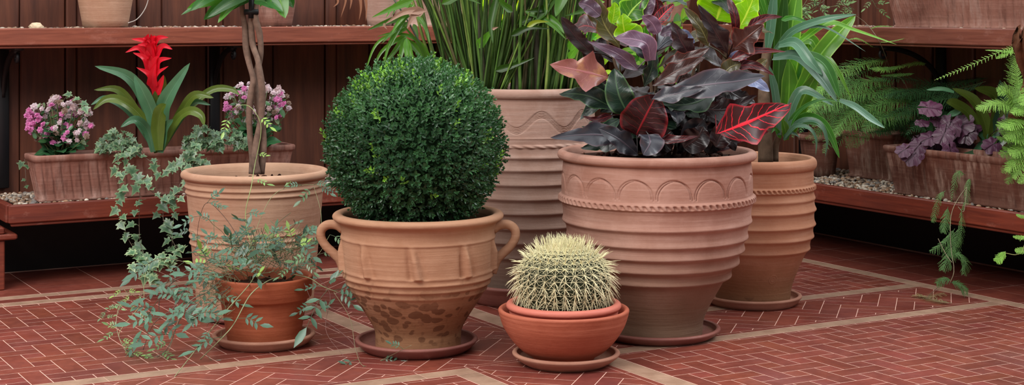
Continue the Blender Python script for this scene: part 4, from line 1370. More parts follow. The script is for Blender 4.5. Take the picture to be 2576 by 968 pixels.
dl = [
    ([(1956, 300, 0), (1962, 120, 0), (1975, -30, 0)], 34, 0, 'dark', .5),
    ([(1985, 200, 0), (1990, 90, 0), (2010, -40, 0)], 44, .02, 'lime', 1.2),
    ([(1972, 120, 0), (1985, 60, 0), (1975, -40, 0)], 34, .04, 'lime', .8),
    ([(1930, 130, 0), (1940, 50, 0), (1950, -40, 0)], 26, -.02, 'sil', 1.1),
    ([(1925, 180, 0), (1935, 90, 0), (1925, 10, 0)], 24, .06, 'lime', .8),
    ([(1950, 125, 0), (1995, 78, -.08), (2070, 50, -.16), (2155, 36, -.2)], 20, -.04, 'sil', 1.2),
    ([(2008, 235, 0), (2060, 145, -.02), (2105, 90, -.03), (2152, 40, -.04)], 42, -.03, 'lime', 1.15),
    ([(1990, 120, 0), (2080, 60, -.06), (2150, 76, -.1), (2256, 112, -.14)], 17, -.1, 'lime', 1.5),
    ([(1985, 88, 0), (2040, 68, -.08), (2090, 75, -.12), (2178, 130, -.2)], 12, -.08, 'sil', .9),
    ([(1960, 113, 0), (2000, 108, -.08), (2035, 150, -.14), (2068, 188, -.16)], 28, -.1, 'sil', 1.25),
    ([(1945, 145, 0), (2005, 142, -.08), (2060, 190, -.16), (2106, 256, -.2)], 32, -.08, 'sil', .75),
    ([(2020, 130, 0), (2075, 165, -.03), (2112, 245, -.05)], 26, -.08, 'mid', 1.0),
    ([(2075, 140, 0), (2105, 175, -.03), (2145, 255, -.05)], 15, -.06, 'lime', .9),
    ([(1965, 50, 0), (2000, 46, -.04), (2055, 66, -.06)], 13, -.1, 'mid', 1.1),
    ([(2000, 245, 0), (2025, 150, 0), (2042, 78, 0)], 26, .03, 'lime', 1.0),
    ([(1975, 330, 0), (1985, 230, 0), (1985, 150, 0)], 38, .0, 'lime', .85),
    ([(1990, 330, 0), (2020, 250, -.02), (2062, 175, -.04)], 36, -.02, 'lime', .75),
    ([(1960, 340, 0), (1950, 240, 0), (1935, 165, 0)], 22, -.06, 'sil', .8),
    ([(1995, 100, 0), (2040, 100, 0), (2060, 135, 0)], 26, .02, 'lime', .9),
    ([(1996, 300, 0), (2008, 200, 0), (2018, 140, 0)], 16, .01, 'mid', 1.0),
    # lower rosette
    ([(1970, 345, 0), (2005, 285, -.06), (2060, 252, -.12), (2120, 256, -.15)], 14, -.03, 'mid', 1.0),
    ([(2112, 252, -.13), (2150, 268, -.15), (2190, 298, -.17), (2226, 322, -.18)], 19, -.03, 'sil', 1.25),
    ([(1976, 335, 0), (1995, 260, -.03), (2025, 228, -.05), (2098, 266, -.1)], 26, -.05, 'sil', 1.2),
    ([(1975, 345, 0), (2015, 305, -.06), (2060, 308, -.1), (2080, 350, -.12), (2076, 396, -.12)], 17, -.05, 'sil', .9),
    ([(1980, 340, 0), (2020, 295, -.05), (2065, 305, -.09), (2092, 345, -.1), (2112, 398, -.1)], 19, -.02, 'mid', 1.1),
    ([(1972, 350, 0), (2000, 318, -.05), (2035, 322, -.09), (2053, 350, -.1), (2052, 392, -.1)], 14, -.08, 'sil', 1.1),
    ([(1970, 352, 0), (1990, 334, -.04), (2012, 345, -.06)], 14, -.06, 'sil', .8),
    ([(1972, 350, 0), (2010, 310, -.03), (2045, 300, -.05)], 10, -.02, 'mid', 1.0),
    ([(1965, 348, 0), (1950, 325, -.04), (1940, 335, -.05)], 12, -.04, 'mid', .8),
    ([(1978, 352, 0), (1975, 325, -.02), (1968, 300, -.03)], 18, -.04, 'lime', .7),
    ([(1975, 350, 0), (1995, 290, .0), (2045, 268, .02)], 12, .02, 'mid', .9),
    ([(1975, 345, 0), (2010, 312, -.02), (2060, 316, -.04), (2085, 360, -.05)], 12, .0, 'mid', .8),
]
for i, (path, w, dy, mt, tone) in enumerate(dl):
    pts = [P(q[0], q[1], Yd + dy + q[2]) for q in path]
    mb = MB()
    m_ = L_dg if mt == 'sil' else L_ds
    tn = {'sil': (1, 1, 1), 'lime': (1.5, 1.25, .8), 'mid': (.75, .85, 1), 'dark': (.8, .8, .8)}[mt]
    blade(mb, pts, w / F * Yd * (.95 if mt == 'sil' else 1.1), nrm(np.array([rng.uniform(-.3, .3), -1, rng.uniform(.2, .7)])), 22, .3, lance if w < 18 else strap, c=np.array(tn) * tone, seed=i)
    mb.build('leaf', m_, t)
for k in range(34):    # crown of leaves running up out of the frame
    o = P(1945 + rng.uniform(-10, 10), rng.uniform(-60, 130), Yd + .05)
    a = rng.uniform(0, 2 * PI)
    d = np.array([math.cos(a), math.sin(a), 0])
    ln = rng.uniform(.25, .42)
    mb = MB()
    lift = rng.uniform(.12, .3)
    if d[0] < -.2: ln *= .5
    if d[1] < -.3: d = d * np.array([1, .4, 1])
    blade(mb, [o, o + d * ln * .4 + UP * lift, o + d * ln + UP * (lift + .05), o + d * ln * 1.35 + UP * (lift - .05)], .032, UP * .5 + CAMV + rvec() * .3, 14, .3, strap, c=np.array([1.1, 1.1, .9]) * rng.uniform(.6, 1.2))
    mb.build('leaf', L_ds, t)

# ---- palm in the tall jar: a thicket of thin canes
t = thing('parlour_palm', 'clump of many thin green palm stems rising from the tall grey jar', 'plant', (cx7, cy7, .86))
Yp = cy7
L_palm = leafmat('palm_leaf', (.08, .24, .03, 1), (.13, .34, .05, 1), None, .32, .4, (1.6, 1.9, .4, 1), veinw=.04, side=0)
M['cane'] = plain('palm_cane', (1, 1, 1, 1), .5, .35, 30, .001, .4, True)
mb = MB()
cane_c = [(.05, .10, .02), (.10, .17, .03), (.04, .08, .02), (.16, .22, .05), (.08, .07, .03), (.07, .15, .025)]
def canes(n, bx0, bx1, tx0, tx1, spread):
    for i in range(n):
        q = (i + rng.uniform(-.6, .6)) / n
        bxp = bx0 + (bx1 - bx0) * q + rng.uniform(-6, 6)
        dz = rng.uniform(-.17, .17)
        if abs(bxp - 1322) > 110: dz *= .5
        txp = tx0 + (tx1 - tx0) * q + rng.uniform(-spread, spread)
        b = P(bxp, 231, Yp + dz); b[2] = .84
        m_ = P(bxp * .5 + txp * .5 + rng.uniform(-8, 8), 110, Yp + dz * 1.2)
        e = P(txp, -30, Yp + dz * 1.5)
        e2 = P(txp + (txp - bxp) * .9, -180, Yp + dz * 2)
        r = rng.uniform(.0028, .0062)
        tube(mb, smooth_path([b, m_, e, e2], 12), np.linspace(r * 1.25, r * .7, 12), 5, c=np.array(cane_c[rng.integers(6)]) * rng.uniform(.8, 2.1))
canes(150, 1176, 1262, 1075, 1400, 34)
canes(26, 1110, 1185, 1040, 1180, 26)
canes(130, 1288, 1450, 1300, 1500, 26)
tag(mb.build('stems', M['cane'], t), kind='stuff')
for (x0, x1, x2, w) in ((1222, 1210, 1195, .013), (1300, 1296, 1290, .016), (1352, 1350, 1345, .015), (1240, 1262, 1290, .010)):
    mb = MB()
    tube(mb, smooth_path([P(x0, 240, Yp - .12), P(x1, 120, Yp - .12), P(x2, -30, Yp - .1)], 12), np.linspace(w, w * .6, 12), 8, c=(.09, .08, .05))
    mb.build('stem', M['cane'], t)
pl = [  # drooping leaflets left of the clump
    ([(1040, 0), (985, 22), (935, 44)], 15, 1), ([(1032, 40), (975, 55), (924, 76)], 15, .55), ([(1030, 62), (985, 100), (956, 196)], 11, 1),
    ([(1028, 72), (950, 108), (915, 192)], 8, 1.1), ([(1024, 84), (960, 130), (933, 196)], 9, .9), ([(1024, 88), (985, 140), (950, 182)], 12, .8),
    ([(1022, 94), (1010, 130), (1000, 184)], 14, .9), ([(1022, 94), (1035, 140), (1050, 186)], 12, 1.1), ([(1026, 98), (1060, 140), (1084, 186)], 14, .8),
    ([(1022, 94), (1024, 140), (1028, 186)], 12, 1.2), ([(1050, 40), (1070, 70), (1082, 112)], 10, 1.2), ([(1040, 60), (1048, 80), (1052, 108)], 9, 1), ([(1042, 10), (1000, 60), (985, 85)], 10, 1.1),
    ([(1045, 20), (1000, 10), (970, 45)], 12, 1.3), ([(1050, 0), (1020, -10), (985, 40)], 12, .9), ([(1030, 55), (990, 80), (960, 110)], 12, .7), ([(1035, 10), (1005, 70), (975, 130)], 10, .8),
    ([(1080, 178), (1060, 120), (1005, 52)], 11, .45), ([(1096, 168), (1048, 100), (990, 84), (948, 92)], 9, .8),
    ([(1250, -10), (1235, 60), (1240, 110)], 16, .5), ([(1395, -20), (1370, 30), (1340, 60)], 22, .5), ([(1420, -20), (1405, 20), (1398, 42)], 24, .8), ([(1385, -30), (1375, 0), (1372, 40)], 20, .7),
    ([(1375, 20), (1350, 25), (1325, 28)], 14, .3), ([(1245, 178), (1290, 165), (1345, 145)], 15, .35), ([(1480, 25), (1450, 33), (1420, 40)], 10, .5),
    ([(1320, 28), (1350, 38), (1392, 66), (1425, 100)], 15, .9), ([(1300, 60), (1340, 45), (1385, 50)], 18, .35), ([(1285, 90), (1330, 70), (1385, 72)], 14, .25),
    ([(1370, 40), (1400, 60), (1420, 85)], 18, .9), ([(1200, 120), (1222, 95), (1240, 72)], 20, 1.5), ([(1435, 130), (1445, 90), (1440, 60)], 18, 1.3), ([(1430, 150), (1450, 120), (1470, 80)], 16, 1.5),
    ([(1110, 10), (1160, -10), (1210, 10)], 18, .6), ([(1290, 30), (1265, 10), (1250, -20)], 16, .6)]
for i, (pp, w, tone) in enumerate(pl):
    dy = rng.uniform(-.26, -.16)
    pts = [P(a, b, Yp + dy - .02 * k) for k, (a, b) in enumerate(pp)]
    mb = MB()
    blade(mb, pts, w / F * Yp * 1.25, nrm(np.array([rng.uniform(-.2, .2), -1, rng.uniform(.0, .5)])), 16, .35, lance, c=np.array([1.3, 1.15, 1]) * tone, seed=i)
    mb.build('leaflet', L_palm, t)
mb = MB()
tube(mb, smooth_path([P(1100, 232, Yp - .1), P(1075, 150, Yp - .2), P(1030, 60, Yp - .22), P(985, -10, Yp - .2)], 14), np.linspace(.006, .003, 14), 6, c=(.06, .08, .05))
tube(mb, smooth_path([P(1120, 232, Yp - .1), P(1085, 110, Yp - .16), P(1050, -20, Yp - .16)], 14), np.linspace(.006, .003, 14), 6, c=(.10, .16, .04))
mb.build('stem', M['cane'], t)
L_dry = leafmat('dry_leaf', srgb(168, 132, 112), srgb(200, 168, 150), None, .6, .15, (1.3, 1.1, .8, 1), tint=True)
for pp, w in (([(1072, 28), (1020, 30), (966, 62)], 16), ([(1068, 26), (1040, 40), (1022, 76)], 15), ([(966, 58), (968, 66), (974, 74)], 5), ([(1238, 74), (1245, 71), (1254, 68)], 6)):
    mb = MB(); blade(mb, [P(a, b, Yp - .27) for a, b in pp], w / F * Yp * 1.3, CAMV, 12, .5, lance)
    mb.build('dry_leaf', L_dry, t)
mb = MB()
blade(mb, [P(1325, 68, Yp - .3), P(1350, 55, Yp - .3), P(1382, 55, Yp - .3)], .022, CAMV, 10, .3, lance, c=(3.6, 1.5, .6))
mb.build('yellow_leaf', L_palm, t)

# ---- bushes on the benches behind the palm: crotons, sunlight put into the leaf colours
L_back = leafmat('sunlit_leaf', (.30, .52, .06, 1), (.5, .7, .15, 1), None, .4, .5, (1.4, 1.5, .5, 1), side=.4, tint=True)
def bush(label, px0, px1, py0, py1, Y, n, cols, ln=(.06, .11)):
    p0 = P((px0 + px1) / 2, py1, Y)
    zb = ZB
    t = thing('shrub', label, 'plant', (p0[0], p0[1], zb))
    mb = MB()
    ms = MB()
    base = np.array([p0[0], p0[1], zb])
    for k in range(n):
        o = P(rng.uniform(px0, px1), rng.uniform(py0, py1), Y + rng.uniform(-.06, .04))
        d = nrm(rvec() + np.array([0, -.2, .4]))
        L = rng.uniform(*ln)
        blade(mb, [o, o + d * L * .5 + UP * .01, o + d * L], L * .42, CAMV + UP * .4 + rvec() * .5, 7, .2, ovate, c=np.array(cols[rng.integers(len(cols))]) * rng.uniform(.7, 1.3), nx=2)
        if k % 6 == 0:
            tube(ms, smooth_path([base, (base + o) / 2 + rvec() * .02, o], 6), np.linspace(.004, .002, 6), 5)
    mb.build('foliage', L_back, t)
    ms.build('stems', M['bark'], t)
    return t
bush('shrub with lime and orange leaves behind the palm canes', 1190, 1345, 0, 236, 7.95, 150, [(2.2, 1.8, 1), (2.2, 1.8, .6), (2, 1.9, 1), (.5, .9, .8), (2.2, .7, .5), (.35, .6, .5)])
bush('yellow green shrub between the palm and the croton', 1370, 1520, 0, 250, 8.15, 150, [(2.0, 1.8, 1), (2.2, 1.8, .6), (.4, .8, .7), (.3, .6, .5), (.8, 1.1, 1.6)])
bush('low green shrub behind the croton', 1600, 1720, 10, 200, 8.4, 60, [(.8, 1, 1.4), (.4, .8, .7), (.3, .6, .5), (1, 1.1, 1)])

# ---- bromeliad
pb = P(415, 375, 7.0)
t = thing('bromeliad', 'bromeliad with a tall red flower spike and arching green leaves in the left trough', 'plant', (pb[0], pb[1], .535))
L_bro = leafmat('bromeliad_leaf', srgb(74, 118, 84), srgb(96, 140, 104), None, .28, .12, (1.3, 1.6, .6, 1), veinw=.03)
L_bro2 = leafmat('bromeliad_olive_leaf', srgb(92, 112, 42), srgb(112, 132, 56), None, .3, .2, (1.3, 1.6, .5, 1), veinw=.03)
L_red = leafmat('red_bract', srgb(226, 28, 50), srgb(240, 70, 84), None, .32, .25, (1.3, .5, .5, 1), veinw=.03)
def bl(px, w, m, dy=0.0, nv=None, prof=strap, name='leaf', tone=1.0, fold=.35):
    pts = [P(q[0], q[1], 7.0 + dy + (q[2] if len(q) > 2 else 0)) for q in px]
    mb = MB()
    blade(mb, pts, w / F * 7.0 * 1.15, nv if nv is not None else nrm(np.array([rng.uniform(-.2, .2), -1, .4])), 20, fold, prof, c=np.array([1, 1, 1.0]) * tone, nx=6)
    mb.build(name, m, t)
for a in [
    ([(398, 372), (372, 270), (325, 195, -.03), (238, 166, -.05)], 26, L_bro, 0.0, .95), ([(392, 375), (350, 290), (300, 228, -.02), (236, 226, -.04)], 18, L_bro2, 0.01, .9),
    ([(398, 380), (360, 300), (310, 256, -.04), (268, 250, -.05), (234, 276, -.06)], 20, L_bro2, -.04, 1.0), ([(390, 378), (330, 285), (270, 248, -.03), (228, 264, -.05)], 15, L_bro, .0, .9),
    ([(386, 382), (372, 330), (340, 302, -.05), (303, 320, -.07)], 20, L_bro, -.06, .85), ([(402, 372), (385, 290), (362, 235, -.02), (338, 190, -.02)], 30, L_bro, -.05, 1.05),
    ([(405, 372), (408, 290), (425, 240, -.02), (478, 158, -.02)], 34, L_bro, -.04, 1.05), ([(408, 372), (455, 285), (490, 240, -.03), (538, 246, -.05)], 20, L_bro2, -.02, 1.0),
    ([(410, 368), (470, 280), (530, 228, .02), (580, 225, .02), (604, 240, .0)], 16, L_bro2, .02, 1.0), ([(410, 376), (455, 300), (490, 258, -.02), (530, 264, -.04)], 14, L_bro, 0.0, .9),
    ([(405, 382), (440, 310), (475, 280, -.05), (505, 290, -.07), (514, 316, -.08)], 20, L_bro2, -.06, 1.1), ([(400, 378), (398, 320), (405, 280, -.02), (418, 262, -.06)], 30, L_bro2, -.09, .95),
    ([(402, 370), (405, 300), (410, 240), (414, 190)], 22, L_bro2, .0, .85), ([(398, 380), (392, 300), (390, 228)], 26, L_bro2, -.03, .6), ([(404, 384), (412, 330), (436, 300, -.04)], 22, L_bro, -.08, .8), ([(395, 384), (385, 350), (360, 335, -.03)], 20, L_bro2, -.03, .6)]:
    bl(a[0], a[1], a[2], a[3], tone=a[4])
mb = MB()
tube(mb, smooth_path([P(396, 360, 7.0), P(392, 260, 7.0), P(380, 190, 7.0), P(376, 100, 7.0)], 12), np.linspace(.012, .008, 12), 8, c=(1, 1, 1))
mb.build('flower_stalk', L_red, t)
for k, (x0, y0, x1, y1, x2, y2, w) in enumerate([
    (392, 232, 378, 190, 343, 169, 17), (390, 228, 392, 190, 424, 166, 16), (385, 222, 385, 190, 392, 160, 22), (392, 240, 405, 210, 412, 188, 18),
    (385, 200, 366, 150, 334, 132, 18), (388, 196, 400, 155, 432, 146, 18), (384, 190, 378, 150, 374, 140, 20), (384, 190, 390, 155, 398, 140, 18),
    (378, 160, 352, 122, 315, 132, 17), (382, 158, 408, 118, 434, 124, 18), (380, 150, 380, 120, 378, 108, 22), (378, 140, 368, 115, 346, 112, 14),
    (376, 128, 362, 104, 330, 98, 16), (380, 128, 398, 98, 424, 94, 17), (378, 125, 370, 100, 358, 96, 15), (378, 125, 388, 98, 392, 92, 15), (377, 122, 372, 98, 374, 85, 16), (377, 122, 382, 98, 380, 86, 14), (378, 135, 372, 110, 366, 104, 18), (380, 135, 388, 112, 392, 106, 18)]):
    bl([(x0, y0), (x1, y1, -.03), (x2, y2, -.05)], w * 1.15, L_red, -.015 - .004 * (k % 3), prof=lance, name='bract', tone=1.0, fold=.4)

# ---- kalanchoes
L_kal = leafmat('succulent_leaf', (.035, .12, .045, 1), (.07, .18, .07, 1), None, .3, .08, tint=True)
M['petal'] = leafmat('pink_petal', (1, 1, 1, 1), None, None, .5, .3, (1.1, 1.1, 1.1, 1), tint=True)
def floret(mb, o, s, col):
    n0 = nrm(CAMV + UP * .6 + rvec() * .7)
    x = nrm(np.cross(n0, rvec())); y = np.cross(n0, x)
    for ring, (r, h, k) in enumerate(((1, .15, 6), (.7, .45, 5), (.4, .7, 4))):
        for i in range(k):
            a = 2 * PI * i / k + ring * .5 + rng.uniform(-.15, .15)
            d = x * math.cos(a) + y * math.sin(a)
            tip = o + (d * r + n0 * h) * s
            b = o + n0 * h * s * .5
            sd = np.cross(n0, d)
            w = .38 * s
            mb.add([b, b + (tip - b) * .6 + sd * w, tip, b + (tip - b) * .6 - sd * w], [(0, 1, 2, 3)], c=col * rng.uniform(.85, 1.12))
def kalanchoe(label, cx, cy, Y, W, Hh, hot, n, zlo=.54, skip=None):
    p0 = P(cx, cy + Hh, Y)
    t = thing('kalanchoe', label, 'plant', (p0[0], p0[1], .535), 'pink kalanchoes in the left trough')
    mb = MB(); ms = MB()
    base = np.array([p0[0], p0[1], .53])
    for k in range(n):
        a = rng.uniform(0, 2 * PI); q = math.sqrt(rng.random())
        x = cx + W * q * math.cos(a)
        y = cy + Hh * (.52 * q * math.sin(a)) - Hh * .1 * (1 - q)
        dy = rng.uniform(-.07, .07)
        pink = rng.random() < .14 or any(math.hypot(x - h[0], y - h[1]) < h[2] for h in hot)
        faded = np.array([.62, .45, .46]); pale = np.array([.80, .66, .70]); brn = np.array([.30, .20, .15]); hotc = np.array([.80, .26, .56])
        col = hotc if pink else (pale if rng.random() < .5 else (faded if rng.random() < .55 else brn))
        o = P(x, y, Y + dy)
        floret(mb, o, rng.uniform(.013, .018), col)
        if k % 4 == 0:
            tube(ms, smooth_path([base + rvec() * .02, (base + o) / 2, o - UP * .006], 6), np.linspace(.003, .0018, 6), 5, c=(.12, .16, .06))
    mg = MB()
    for k in range(130):
        a = rng.uniform(0, 2 * PI); q = math.sqrt(rng.random())
        o = P(cx + W * .85 * q * math.cos(a), cy + Hh * rng.uniform(-.3, .55), Y + rng.uniform(-.04, .06))
        d = nrm(rvec() + UP * .2)
        L = rng.uniform(.02, .045)
        blade(mg, [o, o + d * L * .5, o + d * L], L * .5, CAMV + UP * .5, 5, .2, ovate, c=np.array([1.4, 1.2, 1.1] if k % 3 else [3.5, 1.6, 2.0]) * rng.uniform(.6, 1.4), nx=2)
    tag(mg.build('small_leaves', L_kal, t), kind='stuff')
    mb.build('flowers', M['petal'], t)
    ms.build('stems', M['cane'], t)
    for k in range(22):
        a = rng.uniform(0, 2 * PI)
        o = base + UP * rng.uniform(.0, .10)
        d = nrm(np.array([math.cos(a), math.sin(a) * .7 - .3, rng.uniform(-.05, .5)]))
        L = rng.uniform(.08, .125)
        mb = MB()
        blade(mb, [o, o + d * L * .5 + UP * .02, o + d * L + UP * .005], L * .62, UP + CAMV * .6, 10, .15, ovate, c=np.array([1, 1, 1]) * rng.uniform(.6, 1.5), wave=.04, seed=k)
        mb.build('leaf', L_kal, t)
kalanchoe('kalanchoe with pink and faded flowers at the left end of the trough', 150, 305, 6.98, 88, 120, [(80, 315, 30), (165, 330, 20), (185, 292, 10), (70, 345, 18)], 170)
kalanchoe('kalanchoe with pink and faded flowers behind the braided trunks', 645, 262, 7.3, 84, 110, [(560, 270, 14), (585, 275, 12), (712, 268, 14), (705, 292, 10), (700, 250, 12)], 150)

# ---- ivy
IV_O = []
for a, r in ((-90, .12), (-62, .42), (-38, .30), (-18, .62), (2, .34), (22, .62), (44, .42), (90, 1.0)):
    pass
ivy_o = [(0, 0), (.16, -.16), (.42, -.10), (.30, .12), (.62, .30), (.28, .42), (.20, .62), (0, 1.0), (-.20, .62), (-.28, .42), (-.62, .30), (-.30, .12), (-.42, -.10), (-.16, -.16)]
ivy_v = [(0, .30, .0)] + [(x * .55, .3 + (y - .3) * .55, abs(x) * .18) for x, y in ivy_o] + [(x, y, abs(x) * .22 - .10 * max(0, y - .6)) for x, y in ivy_o]
ivy_v = np.array(ivy_v)
n_ = len(ivy_o)
ivy_f = [(0, 1 + i, 1 + (i + 1) % n_) for i in range(n_)] + [(1 + i, 1 + n_ + i, 1 + n_ + (i + 1) % n_, 1 + (i + 1) % n_) for i in range(n_)]
ivy_a = np.zeros((len(ivy_v), 3)); ivy_a[:, 0] = ivy_v[:, 0] * 1.2; ivy_a[:, 1] = ivy_v[:, 1]
def ivy_col(pale, tone):
    g = np.array([.05, .13, .06]); m = np.array([.12, .23, .12]); e = np.array([.36, .46, .24])
    c = np.empty((len(ivy_v), 3)); c[0] = g; c[1:1 + n_] = g * .4 + m * .6; c[1 + n_:] = m * (1 - pale) + e * pale
    return c * tone
L_ivy = leafmat('ivy_leaf', (1, 1, 1, 1), (.5, .62, .45, 1), None, .38, .15, veinw=.02, tint=True, spec=.5)
L_ivy = leafmat('ivy_leaf', (1, 1, 1, 1), None, None, .36, .15, tint=True, spec=.5)
def ivyleaf(mb, ms, o, node, s, pale=.7, tone=1.0, d=None):
    d = nrm(d if d is not None else np.array([rng.uniform(-.8, .8), rng.uniform(-.6, .0), rng.uniform(-.8, .15)]))
    nv = nrm(CAMV * .8 + UP * rng.uniform(.3, 1.1) + rvec() * .35)
    mb.add(put(ivy_v * np.array([1, 1, rng.uniform(.5, 1.4)]), o, d, nv, s), ivy_f, a=ivy_a, c=ivy_col(pale * rng.uniform(.4, 1.2), tone * rng.uniform(.75, 1.25)))
    tube(ms, smooth_path([node, (node + o) / 2 + UP * .004, o], 4), .0011, 4, c=(.16, .17, .09), cap=False)
t = thing('ivy', 'variegated ivy spilling from the trough down past the low bench', 'plant', P(330, 370, 7.02))
mb, ms = MB(), MB()
def ivy_vine(path, n, s, pale=.7, tone=1.0, r=.0018, jit=.022):
    pts = smooth_path([P(a, b, c) for a, b, c in path], n * 3)
    tube(ms, pts, np.linspace(r, r * .6, len(pts)), 5, c=(.15, .10, .07))
    for i in range(n):
        if i % 4 == 3: continue
        q = pts[min(len(pts) - 1, i * 3 + rng.integers(0, 3))]
        o = q + np.array([rng.uniform(-1, 1) * jit, rng.uniform(-1.2, 0) * jit, rng.uniform(-.4, .8) * jit])
        ivyleaf(mb, ms, o, q, s * 1.18 * rng.uniform(.55, 1.15), pale, tone)
Yf = 6.70
ivy_vine([(300, 378, 6.95), (296, 395, 6.80), (300, 450, 6.74), (304, 520, Yf), (316, 585, Yf), (345, 640, 6.66), (372, 690, 6.6)], 34, .040, .8)
ivy_vine([(330, 375, 6.95), (318, 400, 6.80), (345, 440, 6.74), (352, 490, 6.7), (350, 560, Yf), (355, 620, 6.66), (380, 670, 6.62)], 24, .040, .6, .9)
ivy_vine([(345, 378, 6.95), (350, 385, 6.85), (395, 425, 6.8), (372, 470, 6.72), (410, 495, 6.7), (455, 505, 6.66)], 18, .038, .7)
ivy_vine([(500, 360, 7.0), (480, 385, 6.86), (470, 430, 6.8), (450, 470, 6.72), (440, 520, Yf), (435, 570, Yf), (432, 640, 6.66)], 26, .040, .7, .9)
ivy_vine([(470, 400, 6.84), (440, 425, 6.8), (420, 430, 6.78)], 8, .040, .6)
ivy_vine([(432, 470, 6.74), (410, 540, 6.7), (428, 590, 6.66), (450, 640, 6.62)], 12, .046, .4, .7)
ivy_vine([(330, 640, 6.62), (360, 655, 6.6), (400, 668, 6.58), (430, 660, 6.56)], 22, .036, 1.0, 1.3)
ivy_vine([(345, 665, 6.6), (380, 690, 6.58), (400, 705, 6.56)], 18, .036, 1.0, 1.3)
ivy_vine([(400, 640, 6.62), (430, 655, 6.6), (470, 620, 6.58)], 14, .034, .9, 1.1)
ivy_vine([(155, 262, 6.96), (170, 240, 6.94), (190, 246, 6.92), (212, 264, 6.9), (222, 280, 6.9)], 8, .030, .6, 1.1, jit=.008)
ivy_vine([(62, 400, 6.98), (64, 430, 6.96), (66, 470, 6.94)], 6, .028, .5, .8, jit=.012)
for (x0, x1, y0, y1, n, yy) in ((245, 350, 325, 385, 95, 6.98), (465, 560, 312, 378, 90, 7.02), (540, 625, 322, 372, 60, 7.1), (455, 520, 360, 425, 40, 6.88)):
    for k in range(n):
        x = rng.uniform(x0, x1); f_ = 1 - ((x - (x0 + x1) / 2) / ((x1 - x0) / 2)) ** 2 * .6
        y = y1 - (y1 - y0) * f_ * rng.random()
        Yk = yy + rng.uniform(-.09, .03)
        o = P(x, y, Yk)
        node = o + np.array([rng.uniform(-.02, .02), .03, -.03])
        ivyleaf(mb, ms, o, node, rng.uniform(.022, .036), .55, rng.uniform(.7, 1.1))
tag(mb.build('leaves', L_ivy, t), kind='stuff')
tag(ms.build('stems', M['cane'], t), kind='stuff')

# ---- jasmine
L_jas = leafmat('jasmine_leaf', (1, 1, 1, 1), None, None, .36, .15, tint=True, spec=.5)
t = thing('jasmine', 'rambling jasmine with feathery blue green leaves and trailing stems in the orange pot', 'plant', (cx4, cy4, .21))
mb, ms = MB(), MB()
lf_t = np.array([(0, 0, 0), (-.16, .3, .03), (0, .32, -.01), (.16, .3, .03), (-.17, .6, .03), (0, .62, -.01), (.17, .6, .03), (0, 1.0, -.02)])
JC = np.array([.09, .19, .12])
def leaflet(o, d, nv, s, col):
    mb.add(put(lf_t, o, d, nv, s), leaf_f, a=leaf_a, c=col)
def jleaf(o, d, L, tone=1.0, yel=0.0, pairs=3):
    d = nrm(d)
    nv = nrm(UP * .9 + CAMV * .7 + rvec() * .3)
    s = nrm(np.cross(d, nv))
    drop = -UP * L * .3
    col = (JC * .88 * (1 - yel) + np.array([.26, .42, .07]) * yel) * tone
    pts = smooth_path([o, o + d * L * .5 + UP * L * .06, o + d * L + drop * .5], 6)
    tube(ms, pts, .0009, 4, c=(.10, .14, .07), cap=False)
    for k in range(pairs):
        q = pts[2 + k if k < 4 else 5]
        for sg in (1, -1):
            leaflet(q, nrm(d * .55 + s * sg * .9 - UP * .12 + rvec() * .1), nv, L * .38 * rng.uniform(.85, 1.1), col * rng.uniform(.8, 1.25))
    leaflet(pts[-1], nrm(d + drop), nv, L * .62, col * rng.uniform(.9, 1.25))
def jvine(path, leaves=(), r=.0019, col=(.20, .24, .10), rel=True):
    pts = smooth_path([P(a, b, c) for a, b, c in path], 40)
    tube(ms, pts, np.linspace(r, r * .65, 40), 6, c=col)
    for (q, sx, sz, L, *rest) in (leaves if len(leaves) < 7 else leaves[::2]):
        L = L * 1.12
        i = int(q * 39)
        jleaf(pts[i], np.array([sx, rng.uniform(-.5, .0), sz]), L, *(rest if rest else ()))
Yj = cy4
def fy(y): return H * F / (y - HY)
DL = (lambda sgn, n, L, a=.1, b=.98, yel=0.0: [(a + (b - a) * k / max(1, n - 1), sgn * (1 if k % 2 else -.7) * rng.uniform(.5, 1), rng.uniform(-.7, .3), L * rng.uniform(.8, 1.15), rng.uniform(.8, 1.3), yel) for k in range(n)])
jvine([(640, 695, Yj), (622, 722, 5.5), (560, 792, 5.45), (500, 870, 5.4), (437, 950, fy(950) + .01)], [(.62, -.3, -.4, .05)], .0022, (.32, .34, .17))
jvine([(690, 700, Yj), (665, 712, 5.52), (628, 744, 5.48), (590, 812, 5.44), (560, 848, 5.42), (502, 905, fy(905) + .01)],
      [(.05, .3, -1, .09, 1.1), (.56, -.9, .1, .05), (.58, .9, -.05, .075), (.64, 1, -.4, .07), (.8, -.8, -.2, .09), (.86, -.9, -.2, .11), (.95, .6, -.7, .10)], .0024, (.34, .38, .2))
jvine([(560, 700, 5.6), (520, 735, 5.55), (475, 760, 5.5), (445, 820, 5.48), (425, 870, 5.46), (395, 896, 5.48), (345, 892, 5.5)], DL(1, 8, .085, .1, .95), .002, (.22, .2, .14))
jvine([(590, 690, Yj - .1), (520, 690, Yj - .1), (450, 700, 5.6), (405, 745, 5.6), (400, 790, 5.58)], DL(1, 9, .10, .1, 1), .002, (.12, .08, .06))
jvine([(600, 680, Yj - .05), (540, 660, 5.7), (480, 675, 5.7), (440, 700, 5.7), (405, 720, 5.7)], DL(-1, 9, .10, .15, 1), .002, (.12, .08, .06))
jvine([(580, 720, 5.55), (540, 755, 5.5), (500, 790, 5.46), (480, 800, 5.44)], DL(1, 6, .08), .0018, (.12, .08, .06))
jvine([(480, 700, 5.6), (440, 770, 5.55), (400, 800, 5.5), (378, 830, 5.5), (360, 880, 5.5)], DL(1, 5, .09, .2, .8), .0016, (.16, .1, .08))
